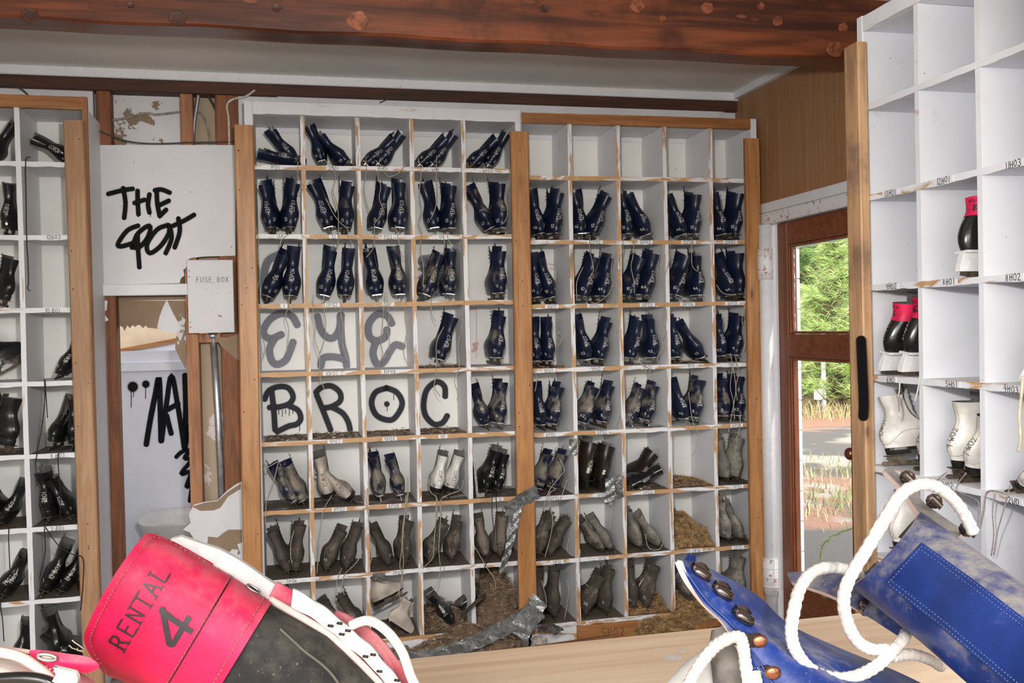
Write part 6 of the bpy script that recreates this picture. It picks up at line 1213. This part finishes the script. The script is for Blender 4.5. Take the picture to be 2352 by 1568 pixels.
# ------------------------------------------------------------------ outside the door
def m_ground():
    t = NT('yard_ground'); v = t.coord(); n = t.noise(v, .55, 5, .6); asp = t.mix(t.noise(v, 60, 3), (.10, .088, .072), (.16, .142, .12)); asp = t.mix(t.ramp(t.noise(v, 200, 2), .68, .74), asp, (.45, .42, .36))
    ndl = t.mix(t.noise(v, 25, 5), (.26, .115, .065), (.42, .25, .16)); sand = t.mix(t.noise(v, 12, 4), (.34, .28, .21), (.46, .40, .32))
    gy = t.node('SeparateXYZ'); t.l.new(v, gy.inputs[0]); dist = t.math('ADD', gy.outputs[1], t.math('MULTIPLY', t.math('SUBTRACT', n, .5), 5.))
    c = t.mix(t.ramp(dist, 2.2, 2.9), asp, t.mix(t.ramp(t.noise(v, 1.3, 4), .45, .6), ndl, sand)); c = t.mix(t.ramp(dist, 4.2, 4.8), c, t.mix(t.ramp(t.noise(v, .9, 4), .5, .62), asp, sand)); c = t.mix(t.ramp(dist, 8., 8.8), c, ndl)
    t.bump(t.noise(v, 40, 4), .5, .01); return t.fin(c, .9)
gr = MB(); gr.box(2.6, 60, -30, 60, -.12, -.03); struct(gr.build('ground', m_ground()))
st_ = MB(); st_.cbox(2.44, 2.75, DY1+.03, -.112, -.03, .012, .006); struct(st_.build('trim_8', MT['floor']))
gr = MB(); gr.box(-40, 60, -60, -6.0, -.12, -.03); struct(gr.build('ground_rear', plain('rear_yard', (.34, .31, .27), .9, var=.2, scale=2)))
# white block pilaster just outside the door
yb0 = at(1842, 900, 0, 2.86).y; pil = empty('block_pilaster', (2.74, yb0+.1, -.03), 'white painted block pilaster just outside the door', 'pilaster')
for k in range(16): rel(MB().cbox(2.62, 2.86, yb0, yb0+.2, -.03+k*.18+.002, -.03+(k+1)*.18-.001, .004).build('block', MT['trimw']), pil)
def m_leaf(name, a, b, tr=.35):
    t = NT(name); n = t.noise(t.coord(), 3., 3); c = t.mix(t.ramp(n, .3, .7), a, b); t.fin(c, .6); t.put(t.b.inputs['Subsurface Weight'], 0.); return t.mat
ND = [m_leaf('pine_needles_bright', (.24, .36, .07), (.50, .62, .24)), m_leaf('pine_needles_mid', (.11, .22, .045), (.27, .41, .12)), m_leaf('pine_needles_dark', (.035, .075, .025), (.09, .16, .05))]
BK = plain('pine_bark', (.16, .11, .08), .9, var=.4, scale=20, bump=.8)
def pine(name, loc, h, spread, nm, label, seed, tufts=420, nl=.16, trunk=.09, z0=.05, dens=16, bd=34):
    rr = random.Random(seed); r = empty(name, loc, label, 'tree', 'pines beyond the yard'); t = MB(); t.tube([(0, 0, 0), (.03, 0, h*.5), (0, .02, h)], [trunk, trunk*.6, trunk*.15], 8); t.build('trunk', BK, r, True)
    b = MB(); f = MB()
    nb_ = int(h*bd)
    tips = []
    for k in range(nb_):
        z = h*(z0+(1-z0)*((k+.5)/nb_)); a = rr.uniform(0, 2*PI); l = spread*(1-((z/h)**1.4))*rr.uniform(.6, 1.)+.12; d = Vector((math.cos(a), math.sin(a), rr.uniform(.1, .5))); p1 = Vector((0, 0, z)); p2_ = p1+d*l*.6; p3 = p1+d*l+Vector((0, 0, l*.18))
        b.tube([p1, p2_, p3], [.02*(1-z/h)+.006, .01, .004], 5)
        nt_ = max(2, int(l/.10))
        for q in range(nt_):
            s = .25+.75*(q+rr.random())/nt_; p = p1.lerp(p3, min(1, s)); tips.append((p+Vector((rr.gauss(0, .07), rr.gauss(0, .07), rr.gauss(0, .06))), (d+Vector((rr.gauss(0, .5), rr.gauss(0, .5), .5))).normalized()))
    tips.append((Vector((0, 0, h)), Vector((0, 0, 1))))
    rr.shuffle(tips)
    for p, d in tips[:tufts]:
        for q in range(dens):
            e = (d*rr.uniform(.25, 1.)+Vector((rr.gauss(0, .6), rr.gauss(0, .6), rr.gauss(0, .45)))).normalized()*nl*rr.uniform(.6, 1.1); w_ = e.orthogonal().normalized()*.0042*(nl/.16); b0 = p+d*rr.uniform(-.05, .08)
            f.add([b0-w_, b0+w_, b0+e], [(0, 1, 2)])
    b.build('branches', BK, r, True); o = f.build('foliage', nm, r); return r
def gp(x, y): return at(x, y, 2, -.03)
def gd(px, d):  # ground point in the direction of photo column px at distance d
    r_ = ray(px, 900); r_.z = 0; r_.normalize(); p = CAM+r_*d; return (p.x, p.y, -.03)
pine('young_pine', gd(1922, 18), 3.3, .85, ND[0], 'bright young pine behind the white sign post', 1, 1500, .22, .04, dens=24, bd=60)
pine('young_pine', gd(1858, 20), 2.3, 1.0, ND[0], 'low bright pine left of the sign post', 2, 1500, .22, .04, dens=24, bd=70)
pine('young_pine', gd(1972, 21.5), 2.4, 1.1, ND[0], 'low bright pine right of the sign post', 3, 1500, .22, .04, dens=24, bd=70)
pine('young_pine', gd(1912, 23), 2.9, 1.2, ND[1], 'mid-green pine behind the low bright pines', 8, 1500, .24, .05, dens=22, bd=60)
pine('tall_pine', gd(1888, 28), 9.5, 2.0, ND[1], 'tall pine with a visible trunk at the back of the yard', 4, 2200, .30, .22, .30, dens=18, bd=22)
pine('tall_pine', gd(1834, 33), 9, 2.4, ND[2], 'dark pine at the left of the door view', 5, 2400, .34, .16, dens=18, bd=26)
pine('tall_pine', gd(1975, 34), 9, 2.4, ND[1], 'tall green pine at the right of the door view', 6, 2400, .34, .16, .05, dens=18, bd=26)
pine('tall_pine', gd(1915, 39), 9, 3.0, ND[2], 'dark background pine in the middle of the door view', 7, 2600, .36, .16, dens=18, bd=26)
# sign post with a small white box
P_ = gp(1893, 955); dP = (P_-CAM).dot(cw); kx = dP/FPX; sg = empty('sign_post', P_, 'white post with a small white box in the yard', 'post'); MB().cbox(-4*kx, 4*kx, -.03, .03, 0, 190*kx, .004).build('pole', MT['wpipe'], sg); MB().cbox(-22*kx, -6*kx, -.05, .05, 38*kx, 62*kx, .006).build('box', MT['trimw'], sg); MB().cbox(-16*kx, -12*kx, -.012, .012, 0, 38*kx, .003).build('box_leg', MT['galv'], sg)
# grass: dry yellow verge below the pines, green tufts nearer the door
GM = [plain('green_grass', (.19, .235, .085), .8, var=.35, scale=4), plain('dry_grass', (.42, .35, .18), .8, var=.3, scale=4)]
def grass(name, pts, n, hgt, mat, label, seed, spread):
    rr = random.Random(seed); m = MB()
    for q in range(n):
        c = rr.choice(pts); x, y = c[0]+rr.gauss(0, spread), c[1]+rr.gauss(0, spread)
        if x < 2.72: continue
        a = rr.uniform(0, 2*PI); l = hgt*rr.uniform(.4, 1.2); d = Vector((math.cos(a)*.35, math.sin(a)*.35, 1)).normalized(); w_ = Vector((-math.sin(a), math.cos(a), 0))*.006*(1+hgt); p = Vector((x, y, -.03)); mid = p+d*l*.6; tip = mid+(d+Vector((math.cos(a), math.sin(a), -.2))*.6)*l*.4
        m.add([p-w_, p+w_, mid+w_*.7, mid-w_*.7, tip], [(0, 1, 2, 3), (3, 2, 4)])
    return tag(m.build(name, mat), label, 'grass', kind='stuff')
grass('dry_grass', [gp(x, y) for x in range(1810, 2010, 12) for y in (930, 940, 950)], 5200, .34, GM[1], 'dry yellow grass verge below the pines', 1, .55)
grass('green_weeds', [gp(x, y) for x in range(1830, 2000, 16) for y in (925, 935)], 900, .38, GM[0], 'green weeds in the yellow grass verge', 2, .5)
grass('green_grass', [gp(x, y) for x, y in ((1860, 1110), (1900, 1130), (1940, 1140), (1960, 1160), (1870, 1060), (1950, 1080), (1915, 1165), (1985, 1150), (1850, 1150))], 300, .10, GM[0], 'green grass tufts growing in the yard', 3, .22)
grass('straw_grass', [gp(x, y) for x, y in ((1850, 1090), (1900, 1080), (1950, 1110), (1880, 1180), (1960, 1190))], 260, .10, GM[1], 'dry straw grass among the tufts', 4, .3)
# bent weed stem beside the step
wd = MB(); P = [gp(1862, 1320), at(1885, 1270, 0, 3.05), at(1915, 1230, 0, 3.1), at(1968, 1210, 0, 3.2)]; P[0] = Vector((P[1].x-.02, P[1].y-.06, -.03)); S = catmull(P, 8); wd.tube(S, .0035, 5)
wr_ = empty('weed', P[0], 'arching green weed beside the door step', 'weed'); rel(wd.build('stem', GM[0], None, True), wr_); lf = MB(); rr = random.Random(9)
for p in S[6:]:
    for q in range(9): e = Vector((rr.gauss(0, 1), rr.gauss(0, 1), rr.gauss(0, 1))).normalized()*rr.uniform(.02, .05); w_ = e.orthogonal().normalized()*.0022; lf.add([p-w_, p+w_, p+e], [(0, 1, 2)])
rel(lf.build('leaves', GM[0]), wr_)
